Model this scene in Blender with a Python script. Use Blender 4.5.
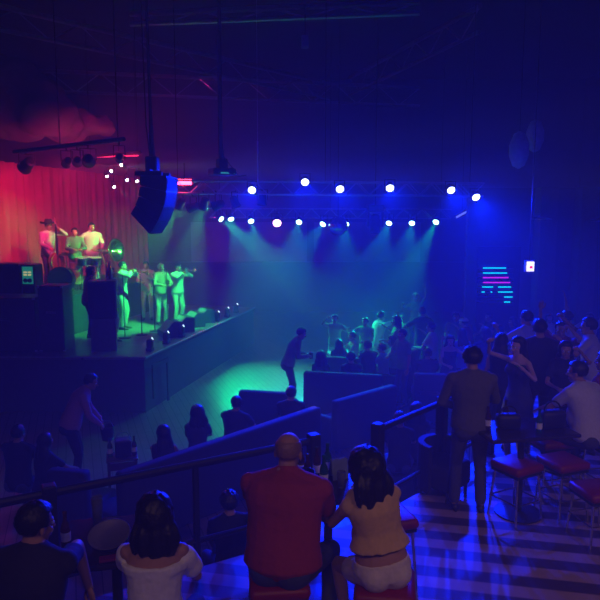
import bpy, bmesh, math, random
from mathutils import Vector as V, Matrix as M, noise as mnoise
random.seed(7)
for o in list(bpy.data.objects): bpy.data.objects.remove(o)
SC = bpy.context.scene
COL = SC.collection
PI = math.pi
# ------------------------------------------------------------------ camera
CZ, PITCH, FPX = 3.14, math.radians(7.35), 620.0
cam = bpy.data.cameras.new('camera'); cam.sensor_width = 36; cam.lens = FPX/600*36; cam.clip_end = 200
co = bpy.data.objects.new('camera', cam); COL.objects.link(co)
co.location = (0, 0, CZ); co.rotation_euler = (PI/2-PITCH, 0, 0); SC.camera = co
# ------------------------------------------------------------------ world: the haze that fills the hall
W = bpy.data.worlds.new('night'); SC.world = W; W.use_nodes = True
nt = W.node_tree; nt.nodes.clear()
wo = nt.nodes.new('ShaderNodeOutputWorld'); wb = nt.nodes.new('ShaderNodeBackground')
wb.inputs['Color'].default_value = (0, 0, 0, 1); nt.links.new(wb.outputs[0], wo.inputs['Surface'])
vs = nt.nodes.new('ShaderNodeVolumeScatter')
vs.inputs['Color'].default_value = (1, 1, 1, 1); vs.inputs['Density'].default_value = 0.0165; vs.inputs['Anisotropy'].default_value = 0.08
nt.links.new(vs.outputs[0], wo.inputs['Volume'])
W.cycles.homogeneous_volume = True
SC.view_settings.view_transform = 'Standard'; SC.view_settings.look = 'None'
SC.view_settings.gamma = 1; SC.view_settings.use_curve_mapping = False
SC.view_settings.exposure = 0.0
SC.cycles.use_denoising = True
SC.cycles.max_bounces = 4; SC.cycles.diffuse_bounces = 2; SC.cycles.volume_bounces = 0
SC.cycles.sample_clamp_indirect = 4
# strengths of the lights (watts); every lamp is built into its own fixture below
P_BLUE, P_TEAL, P_GREEN, P_RED, P_WHITE, P_WARM, P_BAND, P_SPILL = 1950, 1150, 1300, 340, 4000, 125, 1400, 820
BLUE, TEAL, GREEN, RED, WARM = (0.0, 0.012, 1.0), (0.0, .66, .66), (0.0, 1.0, .36), (1.0, .02, .17), (1.0, .55, .40)

# ------------------------------------------------------------------ pixel helpers: a ray of the photograph met with a height or a depth
def ray(px, py):
    u, v = (px-300)/FPX, (300-py)/FPX
    c, s = math.cos(PITCH), math.sin(PITCH)
    return V((u, c+v*s, -s+v*c))
def pz(px, py, z):
    d = ray(px, py); t = (z-CZ)/d.z
    return V((0, 0, CZ))+d*t
def pY(px, py, Y):
    d = ray(px, py)
    return V((0, 0, CZ))+d*(Y/d.y)
# ------------------------------------------------------------------ materials
MATS = {}
def mat(name, col, rough=.7, metal=0, emit=None, strength=0, var=.25, scale=12, bump=0, alpha=None, trans=0):
    if name in MATS: return MATS[name]
    m = bpy.data.materials.new(name); m.use_nodes = True; t = m.node_tree; b = t.nodes['Principled BSDF']
    b.inputs['Roughness'].default_value = rough; b.inputs['Metallic'].default_value = metal
    tc = t.nodes.new('ShaderNodeTexCoord'); n = t.nodes.new('ShaderNodeTexNoise'); n.inputs['Scale'].default_value = scale; n.inputs['Detail'].default_value = 4
    t.links.new(tc.outputs['Object'], n.inputs['Vector'])
    r = t.nodes.new('ShaderNodeMix'); r.data_type = 'RGBA'
    r.inputs['A'].default_value = tuple(c*(1-var) for c in col)+(1,); r.inputs['B'].default_value = tuple(min(1, c*(1+var)) for c in col)+(1,)
    t.links.new(n.outputs['Fac'], r.inputs['Factor']); t.links.new(r.outputs['Result'], b.inputs['Base Color'])
    if emit:
        b.inputs['Emission Color'].default_value = tuple(emit)+(1,); b.inputs['Emission Strength'].default_value = strength
    if bump:
        bp = t.nodes.new('ShaderNodeBump'); bp.inputs['Strength'].default_value = bump; bp.inputs['Distance'].default_value = .02
        t.links.new(n.outputs['Fac'], bp.inputs['Height']); t.links.new(bp.outputs['Normal'], b.inputs['Normal'])
    if trans: b.inputs['Transmission Weight'].default_value = trans; b.inputs['IOR'].default_value = 1.45
    MATS[name] = m; return m
def plank_mat(name, c1, c2, width, length, rot, rough=.45, stripes=False):
    m = bpy.data.materials.new(name); m.use_nodes = True; t = m.node_tree; b = t.nodes['Principled BSDF']
    b.inputs['Roughness'].default_value = rough
    tc = t.nodes.new('ShaderNodeTexCoord'); mp = t.nodes.new('ShaderNodeMapping'); mp.inputs['Rotation'].default_value = (0, 0, rot)
    t.links.new(tc.outputs['Object'], mp.inputs['Vector'])
    br = t.nodes.new('ShaderNodeTexBrick'); br.inputs['Scale'].default_value = 1; br.inputs['Brick Width'].default_value = length; br.inputs['Row Height'].default_value = width
    br.inputs['Mortar Size'].default_value = .006; br.inputs['Color1'].default_value = tuple(c1)+(1,); br.inputs['Color2'].default_value = tuple(c2)+(1,)
    br.inputs['Mortar'].default_value = (.02, .015, .01, 1)
    t.links.new(mp.outputs[0], br.inputs['Vector'])
    n = t.nodes.new('ShaderNodeTexNoise'); n.inputs['Scale'].default_value = 3; t.links.new(mp.outputs[0], n.inputs['Vector'])
    out = br.outputs['Color']
    if stripes:
        w = t.nodes.new('ShaderNodeTexWave'); w.bands_direction = 'Y'; w.inputs['Scale'].default_value = 2*PI/(20*.335); w.inputs['Distortion'].default_value = 0
        t.links.new(mp.outputs[0], w.inputs['Vector'])
        cr = t.nodes.new('ShaderNodeValToRGB'); cr.color_ramp.elements[0].position = .42; cr.color_ramp.elements[1].position = .58
        cr.color_ramp.elements[0].color = tuple(c1)+(1,); cr.color_ramp.elements[1].color = tuple(c2)+(1,)
        t.links.new(w.outputs['Fac'], cr.inputs[0]); out = cr.outputs[0]
    mx = t.nodes.new('ShaderNodeMix'); mx.data_type = 'RGBA'; mx.blend_type = 'MULTIPLY'; mx.inputs['Factor'].default_value = .45
    t.links.new(out, mx.inputs['A']); t.links.new(n.outputs['Fac'], mx.inputs['B']); t.links.new(mx.outputs['Result'], b.inputs['Base Color'])
    MATS[name] = m; return m
def emat(name, col, strength): return mat(name, col, .4, 0, col, strength, var=0)
BLACK = mat('black_paint', (.012, .012, .014), .5); DARKMETAL = mat('dark_metal', (.05, .05, .055), .4, .6)
STEEL = mat('steel', (.45, .45, .47), .3, .9); CHROME = mat('chrome', (.7, .7, .72), .15, 1)
BRASS = mat('brass', (.75, .5, .16), .22, 1); REDVINYL = mat('red_vinyl', (.24, .007, .012), .45, bump=.1)
NAVYVINYL = mat('dark_vinyl', (.02, .018, .022), .8, bump=.1); GRILLE = mat('speaker_grille', (.03, .03, .035), .6, .2, scale=150, bump=.3)
WHITEPLASTIC = mat('white_plastic', (.8, .8, .8), .4); DARKWOOD = mat('dark_wood', (.07, .035, .02), .4, scale=6); VARNISH = mat('varnished_wood', (.35, .13, .04), .3)
GLASSM = mat('clear_glass', (.85, .9, .95), .05, trans=.9, var=0); BROWNGLASS = mat('brown_glass', (.12, .04, .01), .08, trans=.5); GREENGLASS = mat('green_glass', (.02, .15, .05), .08, trans=.5)
PAPER = mat('paper', (.75, .75, .72), .8); PALEFABRIC = mat('pale_fabric', (.7, .7, .72), .8, bump=.3)

# ------------------------------------------------------------------ mesh collector
class MB:
    def __init__(s): s.v = []; s.f = []
    def add(s, vs, fs):
        b = len(s.v); s.v += [V(v) for v in vs]; s.f += [[i+b for i in f] for f in fs]; return s
    def box(s, c, d, rz=0, rx=0, ry=0, bev=0):
        R = M.Rotation(rz, 3, 'Z') @ M.Rotation(ry, 3, 'Y') @ M.Rotation(rx, 3, 'X'); c = V(c)
        if bev:
            bm = bmesh.new(); bmesh.ops.create_cube(bm, size=1)
            for v in bm.verts: v.co = V((v.co.x*d[0], v.co.y*d[1], v.co.z*d[2]))
            bmesh.ops.bevel(bm, geom=bm.edges[:], offset=min(bev, min(d)*.45), segments=2, affect='EDGES', profile=.5)
            bm.verts.index_update(); s.add([c+R@v.co for v in bm.verts], [[v.index for v in f.verts] for f in bm.faces]); bm.free(); return s
        vs = [c+R@V((x*d[0]/2, y*d[1]/2, z*d[2]/2)) for x in (-1, 1) for y in (-1, 1) for z in (-1, 1)]
        return s.add(vs, [(0, 1, 3, 2), (4, 6, 7, 5), (0, 4, 5, 1), (2, 3, 7, 6), (0, 2, 6, 4), (1, 5, 7, 3)])
    def prism(s, pts, a, b):
        """outline pts (3D) extruded from offset a to offset b (vectors)"""
        n = len(pts); vs = [V(p)+V(a) for p in pts]+[V(p)+V(b) for p in pts]
        return s.add(vs, [list(range(n))[::-1], list(range(n, 2*n))]+[(i, (i+1) % n, n+(i+1) % n, n+i) for i in range(n)])
    def loft(s, rings, n=14):
        """rings: (centre, xaxis, yaxis, rx, ry)"""
        vs = []
        for c, x, y, rx, ry in rings:
            for i in range(n):
                a = 2*PI*i/n; vs.append(V(c)+V(x)*(math.cos(a)*rx)+V(y)*(math.sin(a)*ry))
        k = len(rings); fs = [(j*n+i, j*n+(i+1) % n, (j+1)*n+(i+1) % n, (j+1)*n+i) for j in range(k-1) for i in range(n)]
        fs += [list(range(n))[::-1], list(range((k-1)*n, k*n))]
        return s.add(vs, fs)
    def tube(s, pts, r, n=8, closed=False):
        pts = [V(p) for p in pts]; k = len(pts); rs = r if isinstance(r, (list, tuple)) else [r]*k
        rings = []; prev = None
        for i, p in enumerate(pts):
            t = (pts[min(i+1, k-1)]-pts[max(i-1, 0)]).normalized()
            a = prev if prev is not None else (V((0, 0, 1)) if abs(t.z) < .9 else V((1, 0, 0)))
            x = (a-t*a.dot(t)).normalized(); y = t.cross(x); prev = x
            rings.append((p, x, y, rs[i], rs[i]))
        return s.loft(rings, n)
    def cap(s, p, q, r0, r1, n=12):
        """tapered limb with round ends"""
        p, q = V(p), V(q); t = (q-p)
        if t.length < 1e-6: return s.ball(p, (r0, r0, r0))
        t.normalize(); pts = []; rs = []
        for a in (80, 50, 25): pts.append(p-t*r0*math.sin(math.radians(a))); rs.append(r0*math.cos(math.radians(a)))
        for k in range(5): pts.append(p.lerp(q, k/4)); rs.append(r0+(r1-r0)*k/4)
        for a in (25, 50, 80): pts.append(q+t*r1*math.sin(math.radians(a))); rs.append(r1*math.cos(math.radians(a)))
        return s.tube(pts, rs, n)
    def ball(s, c, r, R=None, n=16, m=10):
        c = V(c); R = R or M.Identity(3); vs = [c+R@V((0, 0, r[2]))]
        for j in range(1, m):
            for i in range(n):
                t, a = PI*j/m, 2*PI*i/n; vs.append(c+R@V((r[0]*math.sin(t)*math.cos(a), r[1]*math.sin(t)*math.sin(a), r[2]*math.cos(t))))
        vs.append(c+R@V((0, 0, -r[2]))); L = len(vs)-1
        fs = [(0, 1+i, 1+(i+1) % n) for i in range(n)]
        fs += [(1+j*n+i, 1+(j+1)*n+i, 1+(j+1)*n+(i+1) % n, 1+j*n+(i+1) % n) for j in range(m-2) for i in range(n)]
        fs += [(L, 1+(m-2)*n+(i+1) % n, 1+(m-2)*n+i) for i in range(n)]
        return s.add(vs, fs)
    def lathe(s, prof, c=(0, 0, 0), ax=(0, 0, 1), n=20):
        c = V(c); z = V(ax).normalized(); a = V((1, 0, 0)) if abs(z.x) < .9 else V((0, 1, 0)); x = (a-z*a.dot(z)).normalized(); y = z.cross(x)
        return s.loft([(c+z*h, x, y, max(r, 1e-4), max(r, 1e-4)) for r, h in prof], n)
    def xf(s, mtx): s.v = [mtx @ v for v in s.v]; return s
    def build(s, name, m, parent=None, smooth=False, loc=None):
        me = bpy.data.meshes.new(name); me.from_pydata([tuple(v) for v in s.v], [], s.f); me.update()
        bm = bmesh.new(); bm.from_mesh(me); bmesh.ops.recalc_face_normals(bm, faces=bm.faces[:]); bm.to_mesh(me); bm.free()
        for mm in (m if isinstance(m, (list, tuple)) else [m]): me.materials.append(mm)
        if smooth:
            for p in me.polygons: p.use_smooth = True
        o = bpy.data.objects.new(name, me); COL.objects.link(o)
        if parent: o.parent = parent
        if loc is not None: o.location = loc
        return o
def tag(o, label=None, cat=None, group=None, kind=None):
    if label: o['label'] = label
    if cat: o['category'] = cat
    if group: o['group'] = group
    if kind: o['kind'] = kind
    return o
def thing(name, label, cat, loc=(0, 0, 0), rz=0, group=None):
    o = bpy.data.objects.new(name, None); COL.objects.link(o); o.empty_display_size = .1
    o.location = loc; o.rotation_euler = (0, 0, rz); return tag(o, label, cat, group)
def struct(name, mb, m, smooth=False): return tag(mb.build(name, m, smooth=smooth), kind='structure')
def copy_thing(src, loc, rz, label=None, group=None):
    r = src.copy(); COL.objects.link(r); r.location = loc; r.rotation_euler = (0, 0, rz)
    if label: r['label'] = label
    if group: r['group'] = group
    def rec(a, b):
        for ch in list(a.children):
            if ch.type not in ('MESH', 'LIGHT', 'EMPTY'): continue
            c = ch.copy(); COL.objects.link(c); c.parent = b; rec(ch, c)
    rec(src, r); return r
# ------------------------------------------------------------------ baking of remeshed bodies
BAKE = []
CLOUD = bpy.data.textures.new('cloth_folds', 'CLOUDS'); CLOUD.noise_scale = .14; CLOUD.noise_depth = 2
ROCKT = bpy.data.textures.new('rock_lumps', 'CLOUDS'); ROCKT.noise_scale = .8; ROCKT.noise_depth = 3
def remesh(o, vox, smooth=4, disp=0, tex=None, mid=.5):
    m = o.modifiers.new('r', 'REMESH'); m.mode = 'VOXEL'; m.voxel_size = vox; m.use_smooth_shade = True
    if smooth: s = o.modifiers.new('s', 'SMOOTH'); s.iterations = smooth; s.factor = .5
    if disp:
        d = o.modifiers.new('d', 'DISPLACE'); d.texture = tex or CLOUD; d.texture_coords = 'LOCAL'; d.strength = disp; d.mid_level = mid
    BAKE.append(o); return o
def bake_all():
    dg = bpy.context.evaluated_depsgraph_get(); dg.update(); new = []
    for o in BAKE: new.append(bpy.data.meshes.new_from_object(o.evaluated_get(dg), preserve_all_data_layers=False, depsgraph=dg))
    for o, me in zip(BAKE, new):
        mats = list(o.data.materials); n = o.name
        o.modifiers.clear(); o.data = me; me.name = n
        me.materials.clear()
        for m in mats: me.materials.append(m)
        for p in me.polygons: p.use_smooth = True; p.material_index = 0
    BAKE.clear()

# ================================================================== SETTING
FL, ST, RI = -0.86, 0.34, 1.32          # dance floor, stage deck, riser deck (the terrace is z = 0)
def slab(name, pts, z0, z1, m):
    return struct(name, MB().prism([(p[0], p[1], 0) for p in pts], (0, 0, z0), (0, 0, z1)), m)
TERR = plank_mat('terrace_planks', (.09, .05, .05), (.46, .30, .25), .335, 3, math.radians(11.5), .5, True)
DANCE = plank_mat('dance_floor_planks', (.30, .20, .12), (.24, .155, .09), .14, 1.8, math.radians(70), .35)
slab('floor_dance', [(-14, -3), (14, -3), (14, 29), (-14, 29)], FL-.2, FL, DANCE)
edgeL, edgeR = pz(0, 503, 1.0), pz(317, 440, 1.0); rR0, rR1 = pz(377, 430, 1.0), pz(441, 403, 1.0)
dl = (edgeR-edgeL).normalized(); dr = (rR1-rR0).normalized()
eL = edgeL-dl*5.0; eR2 = rR1+dr*1.35
tpts = [(-13, -3), (-13, eL.y-.8), (eL.x, eL.y), (edgeR.x+.05, edgeR.y+.08), (rR0.x-.05, rR0.y+.05), (eR2.x, eR2.y), (3.3, 13.2), (13, 13.2), (13, -3)]
slab('floor_terrace', tpts, FL, 0, TERR)
WALLM = mat('hall_wall', (.10, .10, .12), .9, scale=3); CEILM = mat('hall_ceiling', (.05, .05, .06), .9, scale=2)
SCREENM = mat('pale_wall_panel', (.30, .31, .34), .8, scale=2)
struct('wall_back', MB().box((0, 27.1, 4), (28, .2, 10.2)), WALLM)
struct('wall_left', MB().box((-13.1, 13, 4), (.2, 32, 10.2)), WALLM)
struct('wall_right', MB().box((12.1, 13, 4), (.2, 32, 10.2)), WALLM)
struct('wall_front', MB().box((0, -3.1, 4), (28, .2, 10.2)), WALLM)
struct('ceiling', MB().box((0, 12, 9.1), (28, 31, .2)), CEILM)
struct('wall_bar', MB().box((8.6, 19.1, 1.6), (7.0, .2, 5.0)), WALLM)
struct('wall_panel', MB().box((-2.2, 26.9, 2.2), (5.0, .1, 1.7)).box((2.9, 26.9, 2.2), (4.6, .1, 1.7)), SCREENM)
struct('trim_1', MB().box((.5, 26.85, 1.25), (14, .3, .18)), WALLM)
# stage: front edge runs away from the camera
sC = pz(145, 357, ST); sF = pz(233, 317, ST); sd = (sF-sC); sd.z = 0; sd.normalize()
sE = sC+sd*7.6; sn = V((-sd.y, sd.x, 0))   # sn points from the stage front to its back
STAGEM = plank_mat('stage_deck', (.34, .29, .25), (.28, .24, .21), .6, 1.2, .2, .35); STAGEF = mat('stage_fascia', (.06, .06, .065), .7)
L0 = V((-13, sC.y+.15, 0))
slab('floor_stage', [sC[:2], sE[:2], (sE+sn*7)[:2], (-13, 26), L0[:2]], ST-.06, ST, STAGEM)
slab('wall_stage', [(sC+sn*.05+sd*.05)[:2], (sE+sn*.05)[:2], (sE+sn*7)[:2], (-13, 26), (L0+V((0, .05, 0)))[:2]], FL, ST-.06, STAGEF)
EDGEM = mat('stage_edge_trim', (.55, .55, .55), .35, .5)
struct('trim_2', MB().tube([sC+V((0, 0, -.01))-sn*.01, sE+V((0, 0, -.01))-sn*.01], .018, 6).tube([sC+V((0, 0, -.01)), L0+V((0, 0, ST-.01))], .018, 6), EDGEM)
# frame on the stage face
fr = MB()
for a, b, z0, z1 in ((.25, .33, -.62, .02), (.95, 1.03, -.86, .10), (.25, 1.03, .02, .12)):
    p, q = sC+sd*a-sn*.012, sC+sd*b-sn*.012
    fr.prism([(p.x, p.y, z0), (q.x, q.y, z0), (q.x, q.y, z1), (p.x, p.y, z1)], (0, 0, 0), -sn*.03)
tag(fr.build('stage_hatch', BLACK), 'black hatch frame on the face of the stage at its corner', 'hatch')
# riser
rA, rB = sC+sd*1.6+sn*2.9, sC+sd*7.2+sn*2.9
slab('floor_riser', [rA[:2], rB[:2], (rB+sn*2.6)[:2], (rA+sn*2.6)[:2]], ST, RI, STAGEF)
# steps in the gap of the railing
stp = MB(); gm = (edgeR+rR0)/2; gd = V((rR0.x-edgeR.x, rR0.y-edgeR.y, 0)).normalized(); gn = V((-gd.y, gd.x, 0))
for k in range(4):
    zt = -.17*(k+1); c = gm+gn*(.19+.28*k); stp.box((c.x, c.y, (FL+zt)/2), (.72, .28, zt-FL), math.atan2(gd.y, gd.x))
struct('floor_steps', stp, TERR)

# ------------------------------------------------------------------ lights with their fixtures
def aim_mat(loc, target):
    z = (V(target)-V(loc)).normalized(); a = V((0, 0, 1)); x = a.cross(z)
    x = x.normalized() if x.length > 1e-4 else V((1, 0, 0)); y = z.cross(x)
    return M(((x.x, y.x, z.x), (x.y, y.y, z.y), (x.z, y.z, z.z)))
def spot_light(parent, loc, target, col, watts, angle, blend=.6, radius=.06):
    l = bpy.data.lights.new('spot', 'SPOT'); blend = 1.0 if angle > 65 else blend; l.color = col; l.energy = watts; l.spot_size = math.radians(angle); l.spot_blend = blend; l.shadow_soft_size = radius
    o = bpy.data.objects.new('spot', l); COL.objects.link(o); d = V(target)-V(loc)
    o.location = V(loc)-parent.location; o.rotation_euler = d.to_track_quat('-Z', 'Y').to_euler(); o.parent = parent; return o
def par_can(loc, target, col, watts, angle, label, group=None, size=.1, lens=None, lens_s=12, light=True, hang=.3, name='stage_light', clamp=None):
    loc = V(loc); R = aim_mat(loc, target); z = R @ V((0, 0, 1))
    t = thing(name, label, 'stage light', loc, 0, group)
    mb = MB().lathe([(size*.55, -size*2.2), (size*.8, -size*2.0), (size*.95, -size*.5), (size*1.05, 0), (size*1.12, .01), (size*1.12, .03), (size*.98, .03), (size*.95, -.015), (.001, -.015)], (0, 0, 0), z, 18)
    hs = mb.build('housing', BLACK, t)
    if lens: MB().lathe([(size*.93, -.01), (size*.93, .004), (size*.6, .014), (.001, .018)], (0, 0, 0), z, 18).build('lens', lens, hs)
    yk = MB(); x = R @ V((1, 0, 0)); c = -z*size*.9
    yk.tube([c+x*size*1.1, c+x*size*1.25, c+x*size*1.25+V((0, 0, hang*.8)), c+V((0, 0, hang*.8)), c-x*size*1.25+V((0, 0, hang*.8)), c-x*size*1.25, c-x*size*1.1], .012, 6)
    yk.tube([c+V((0, 0, hang*.8)), (V(clamp)-loc) if clamp else c+V((0, 0, hang))], .018, 6); yk.build('yoke', DARKMETAL, t)
    if light and watts: spot_light(t, loc+z*.06, target, col, watts, angle)
    return t
def truss(p, q, size, label, cat='truss', group=None, name='lighting_truss'):
    p, q = V(p), V(q); t = thing(name, label, cat, p, 0, group); d = (q-p); L = d.length; d.normalize()
    up = V((0, 0, 1)); s = d.cross(up).normalized(); up = s.cross(d); h = size/2
    cs = [s*h+up*h, -s*h+up*h, s*h-up*h, -s*h-up*h]
    for c in cs: MB().tube([c, c+d*L], size*.07, 6).build('chord', STEEL, t)
    lat = MB(); n = max(2, int(L/size))
    for k in range(n):
        a, b = d*(L*k/n), d*(L*(k+1)/n)
        for i, j in ((0, 1), (2, 3), (0, 2), (1, 3)):
            u, w = (cs[i], cs[j]) if k % 2 else (cs[j], cs[i]); lat.tube([u+a, w+b], size*.035, 5)
    lat.build('lattice', STEEL, t)
    for k in (.04, .5, .96): MB().tube([d*L*k+up*h, V((d.x*L*k, d.y*L*k, 8.99-p.z))], .012, 5).build('hanging_cable', DARKMETAL, t)
    return t
LENSB = emat('blue_white_lens', (.55, .65, 1.0), 9); LENST = emat('teal_lens', (.45, 1.0, .95), 9); LENSG = emat('green_lens', (.4, 1.0, .75), 9)
LENSW = emat('white_lens', (1, .95, .95), 10); LENSR = emat('red_lens', (1.0, .04, .12), 9); LENSP = emat('pink_lens', (1.0, .5, .75), 9); DARKLENS = mat('dark_lens', (.05, .05, .07), .1)
# front truss with the blue row
T1 = 15.0
truss(pY(165, 187, T1), pY(482, 190, T1+.3), .3, 'front lighting truss that carries the row of blue lights')
for i, (px, py, tx, ty, lab) in enumerate((
        (252, 190, 190, 500, 'small blue stage light at the end of the blue row nearest the red lamp bar'),
        (305, 182, 310, 490, 'brightest blue stage light, highest in the blue row'),
        (340, 189, 420, 505, 'blue stage light just beside the brightest highest one'),
        (390, 188, 430, 485, 'blue stage light alone in the middle of the blue row'),
        (451, 190, 555, 450, 'blue stage light next to the thin tilted lamp at the row end'),
        (476, 197, 610, 440, 'thin tilted blue stage light at the very end of the row'))):
    p = pY(px, py, T1-.35); par_can(p, pz(tx, ty, 0), BLUE, P_BLUE*(1.6 if i > 3 else 1), 66, lab, 'blue lights on the front truss', .095, LENSB, 14, hang=.2, clamp=(p.x, T1-.15+.3*(px-165)/317, p.z+(.22 if i < 5 else .03)))
    spot_light(bpy.data.objects['stage_light' if i == 0 else 'stage_light.%03d' % i], p+V((0, -.06, 0)), p+V((.05*(i-2), -1, -.12)), BLUE, P_SPILL, 105, .9, .08)
# rear truss with the green and teal row
T2 = 20.5
truss(pY(210, 213, T2), pY(450, 214, T2), .3, 'rear lighting truss that carries the green and teal lights')
for i, (px, py, tx, ty, col, w, ln, lab) in enumerate((
        (221, 219, 300, 395, GREEN, 3.5, LENSG, 'first green stage light on the rear truss from the stage'),
        (231, 219, 285, 380, GREEN, 1.0, LENSG, 'second green stage light on the rear truss, touching the first'),
        (251, 221, 285, 390, GREEN, .8, LENSG, 'third green stage light on the rear truss, by the pink one'),
        (299, 222, 260, 400, TEAL, 1, LENST, 'teal stage light just past the pink one on the rear truss'),
        (323, 224, 200, 390, TEAL, 1, LENST, 'teal stage light below the brightest blue lights on the rear truss'),
        (346, 224, 330, 400, TEAL, .8, LENST, 'teal stage light close beside the mirror ball'),
        (389, 223, 330, 390, TEAL, 1, LENST, 'teal stage light just past the dark hanging cluster'),
        (412, 223, 380, 390, TEAL, .9, LENST, 'teal stage light second from the end of the rear truss'),
        (436, 222, 379, 368, GREEN, 2, LENSG, 'green stage light at the far end of the rear truss'))):
    p = pY(px, py, T2-.35); par_can(p, V((1.9, 15.4, .15)) if i in (0, 8) else pz(tx, ty, FL), col, (P_GREEN if col is GREEN else P_TEAL)*w, 20 if i in (0, 8) else 36, lab, 'lights on the rear truss', .1, ln, 12, clamp=(p.x, T2-.15, pY(px, 213.5, T2).z-.14))
p = pY(277, 223, T2-.35); par_can(p, pz(270, 420, FL), (1, .15, .4), 90, 60, 'pink stage light among the green ones on the rear truss', None, .14, LENSP, clamp=(p.x, T2-.15, p.z+.38))
# dark par cans under the stage end of the front truss: they face the band and light it green
for i, (px, py) in enumerate(((178, 207), (190, 208), (203, 207), (215, 206), (236, 206), (262, 204))):
    p = pY(px, py, T1); tg = (V((-4.5, 15.6, 1.3)), V((-6.3, 16.5, 2.3)), V((-3.4, 16.4, .7)), V((-5.6, 16.6, 2.2)))[i] if i < 4 else pz((300, 250)[i-4], 390, FL)
    par_can(p, tg, (.03, 1.0, .14) if i < 4 else TEAL, P_BAND*(.6 if i in (1, 3) else 1) if i < 4 else 0, 46,
            ('dark stage light closest to the red lamp bar, turned to the band', 'second dark stage light from the red lamp bar, turned to the band', 'third dark stage light from the red lamp bar, turned to the band', 'fourth dark stage light from the red lamp bar, turned to the band', 'dark stage light hanging below the first blue one', 'dark stage light alone under the truss past the first blue one')[i], 'dark lights under the front truss', .11, None if i >= 4 else LENSG, 0, hang=.3, clamp=(p.x, T1, pY(px, 190, T1).z-.02))
# bar of lights over the near end of the stage
b0, b1 = pY(14, 152, 15.0), pY(124, 139, 13.2)
t = thing('lighting_bar', 'dark lighting pipe over the near end of the stage', 'lighting bar', b0); MB().tube([V(), b1-b0], .05, 8).build('pipe', BLACK, t)
for k in (.45, .95): MB().tube([(b1-b0)*k, (b1-b0)*k+V((0, 0, 9-b0.z-(b1-b0).z*k))], .012, 5).build('hanging_rod', DARKMETAL, t)
curt_c = [V((-9.6, 14.4, 0)), V((-6.35, 25.6, 0))]
def cpt(k, z): c = curt_c[0].lerp(curt_c[1], k); c.z = z; return c
for i, (k, sz, ck, cz, lab, ln) in enumerate(((.10, .15, .22, 3.0, 'large dark stage light at the near end of the lighting pipe', None), (.50, .10, .40, 2.8, 'small red stage light in the middle of the lighting pipe', LENSR), (.60, .10, .60, 3.0, 'red stage light beside the middle one on the lighting pipe', LENSR), (.70, .13, .75, 3.2, 'bulky dark stage light hanging past the middle of the pipe', None), (.96, .09, .95, 3.2, 'small red stage light at the far end of the lighting pipe', LENSR))):
    p = b0.lerp(b1, k)-V((0, 0, .38)); par_can(p, cpt(ck, cz), RED, P_RED, 95, lab, 'lights on the lighting pipe', sz, LENSR, 12, hang=.3, clamp=b0.lerp(b1, k))
# two spots at deck level behind the riser that wash the curtain red
r2a, r2b = pY(84, 157, 17.5), pY(141, 152, 17.0)
t = thing('red_light_strip', 'thin red light strip above the stage behind the pipe', 'light strip', r2a); MB().tube([V(), r2b-r2a], .05, 6).build('strip_housing', BLACK, t)
MB().box(((r2b-r2a)*.5-V((0, 0, .05))), ((r2b-r2a).length*.9, .03, .03), math.atan2((r2b-r2a).y, (r2b-r2a).x)).build('lamp', emat('red_strip', (1, .03, .12), 1.6), t)
for k in (.62, .95): MB().tube([(r2b-r2a)*k, (r2b-r2a)*k+V((0, 0, 9-r2a.z-(r2b-r2a).z*k))], .01, 5).build('hanging_rod', DARKMETAL, t)
# white moving heads deep over the stage
rail0, rail1 = pY(88, 163, 19.0), pY(140, 176, 20.5)
MBt = thing('moving_head_rail', 'thin pipe deep over the stage holding white beam lamps', 'lighting bar', rail0); MB().tube([V(), rail1-rail0+V((0, 0, .25))], .03, 6).build('pipe', BLACK, MBt)
for k in (.05, .95): MB().tube([(rail1-rail0)*k, (rail1-rail0)*k+V((0, 0, 9-rail0.z))], .01, 5).build('hanging_rod', DARKMETAL, MBt)
for i, (px, py, tx, ty, Y, w, lab) in enumerate((
        (90, 166, 150, 168, 19.0, 1, 'white beam lamp highest and nearest the curtain, beam level'),
        (121, 165, 165, 166, 19.0, .7, 'white beam lamp with a short level beam above the cluster'),
        (111, 171, 160, 166, 19.2, .7, 'white beam lamp in the middle of the cluster, beam rising slightly'),
        (107, 176, 120, 230, 19.4, .15, 'small dim white lamp just under the middle beam lamp'),
        (127, 180, 150, 208, 19.6, 1, 'brightest white beam lamp of the cluster, beam dropping to the speaker'),
        (137, 181, 160, 220, 19.8, .15, 'small dim white lamp closest to the hanging speaker'),
        (114, 187, 148, 207, 19.4, .8, 'lowest white beam lamp of the cluster, beam slanting down'))):
    p = pY(px, py, Y); par_can(p, pY(tx, ty, Y-2.2), (1, .85, .95), P_WHITE*w, 3.2, lab, 'white lamps over the stage', .05, LENSW, 20, hang=.2, clamp=rail0.lerp(rail1+V((0, 0, .25)), (px-88)/52))
# red lamp bar
p = pY(184, 182, 15.0); t = thing('red_lamp_bar', 'glowing red lamp bar just past the big hanging speaker', 'light bar', p)
MB().box((0, .06, 0), (.42, .1, .2), bev=.02).build('housing', BLACK, t); MB().box((0, 0, 0), (.36, .03, .13), bev=.01).build('lamp', emat('red_bar_lamp', (1, .05, .12), 14), t)
MB().tube([(0, .06, .1), (0, .06, .45)], .015, 6).build('bracket', DARKMETAL, t); spot_light(t, p-V((0, .08, 0)), p+V((-.5, -3, .2)), RED, 60, 150)
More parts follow.
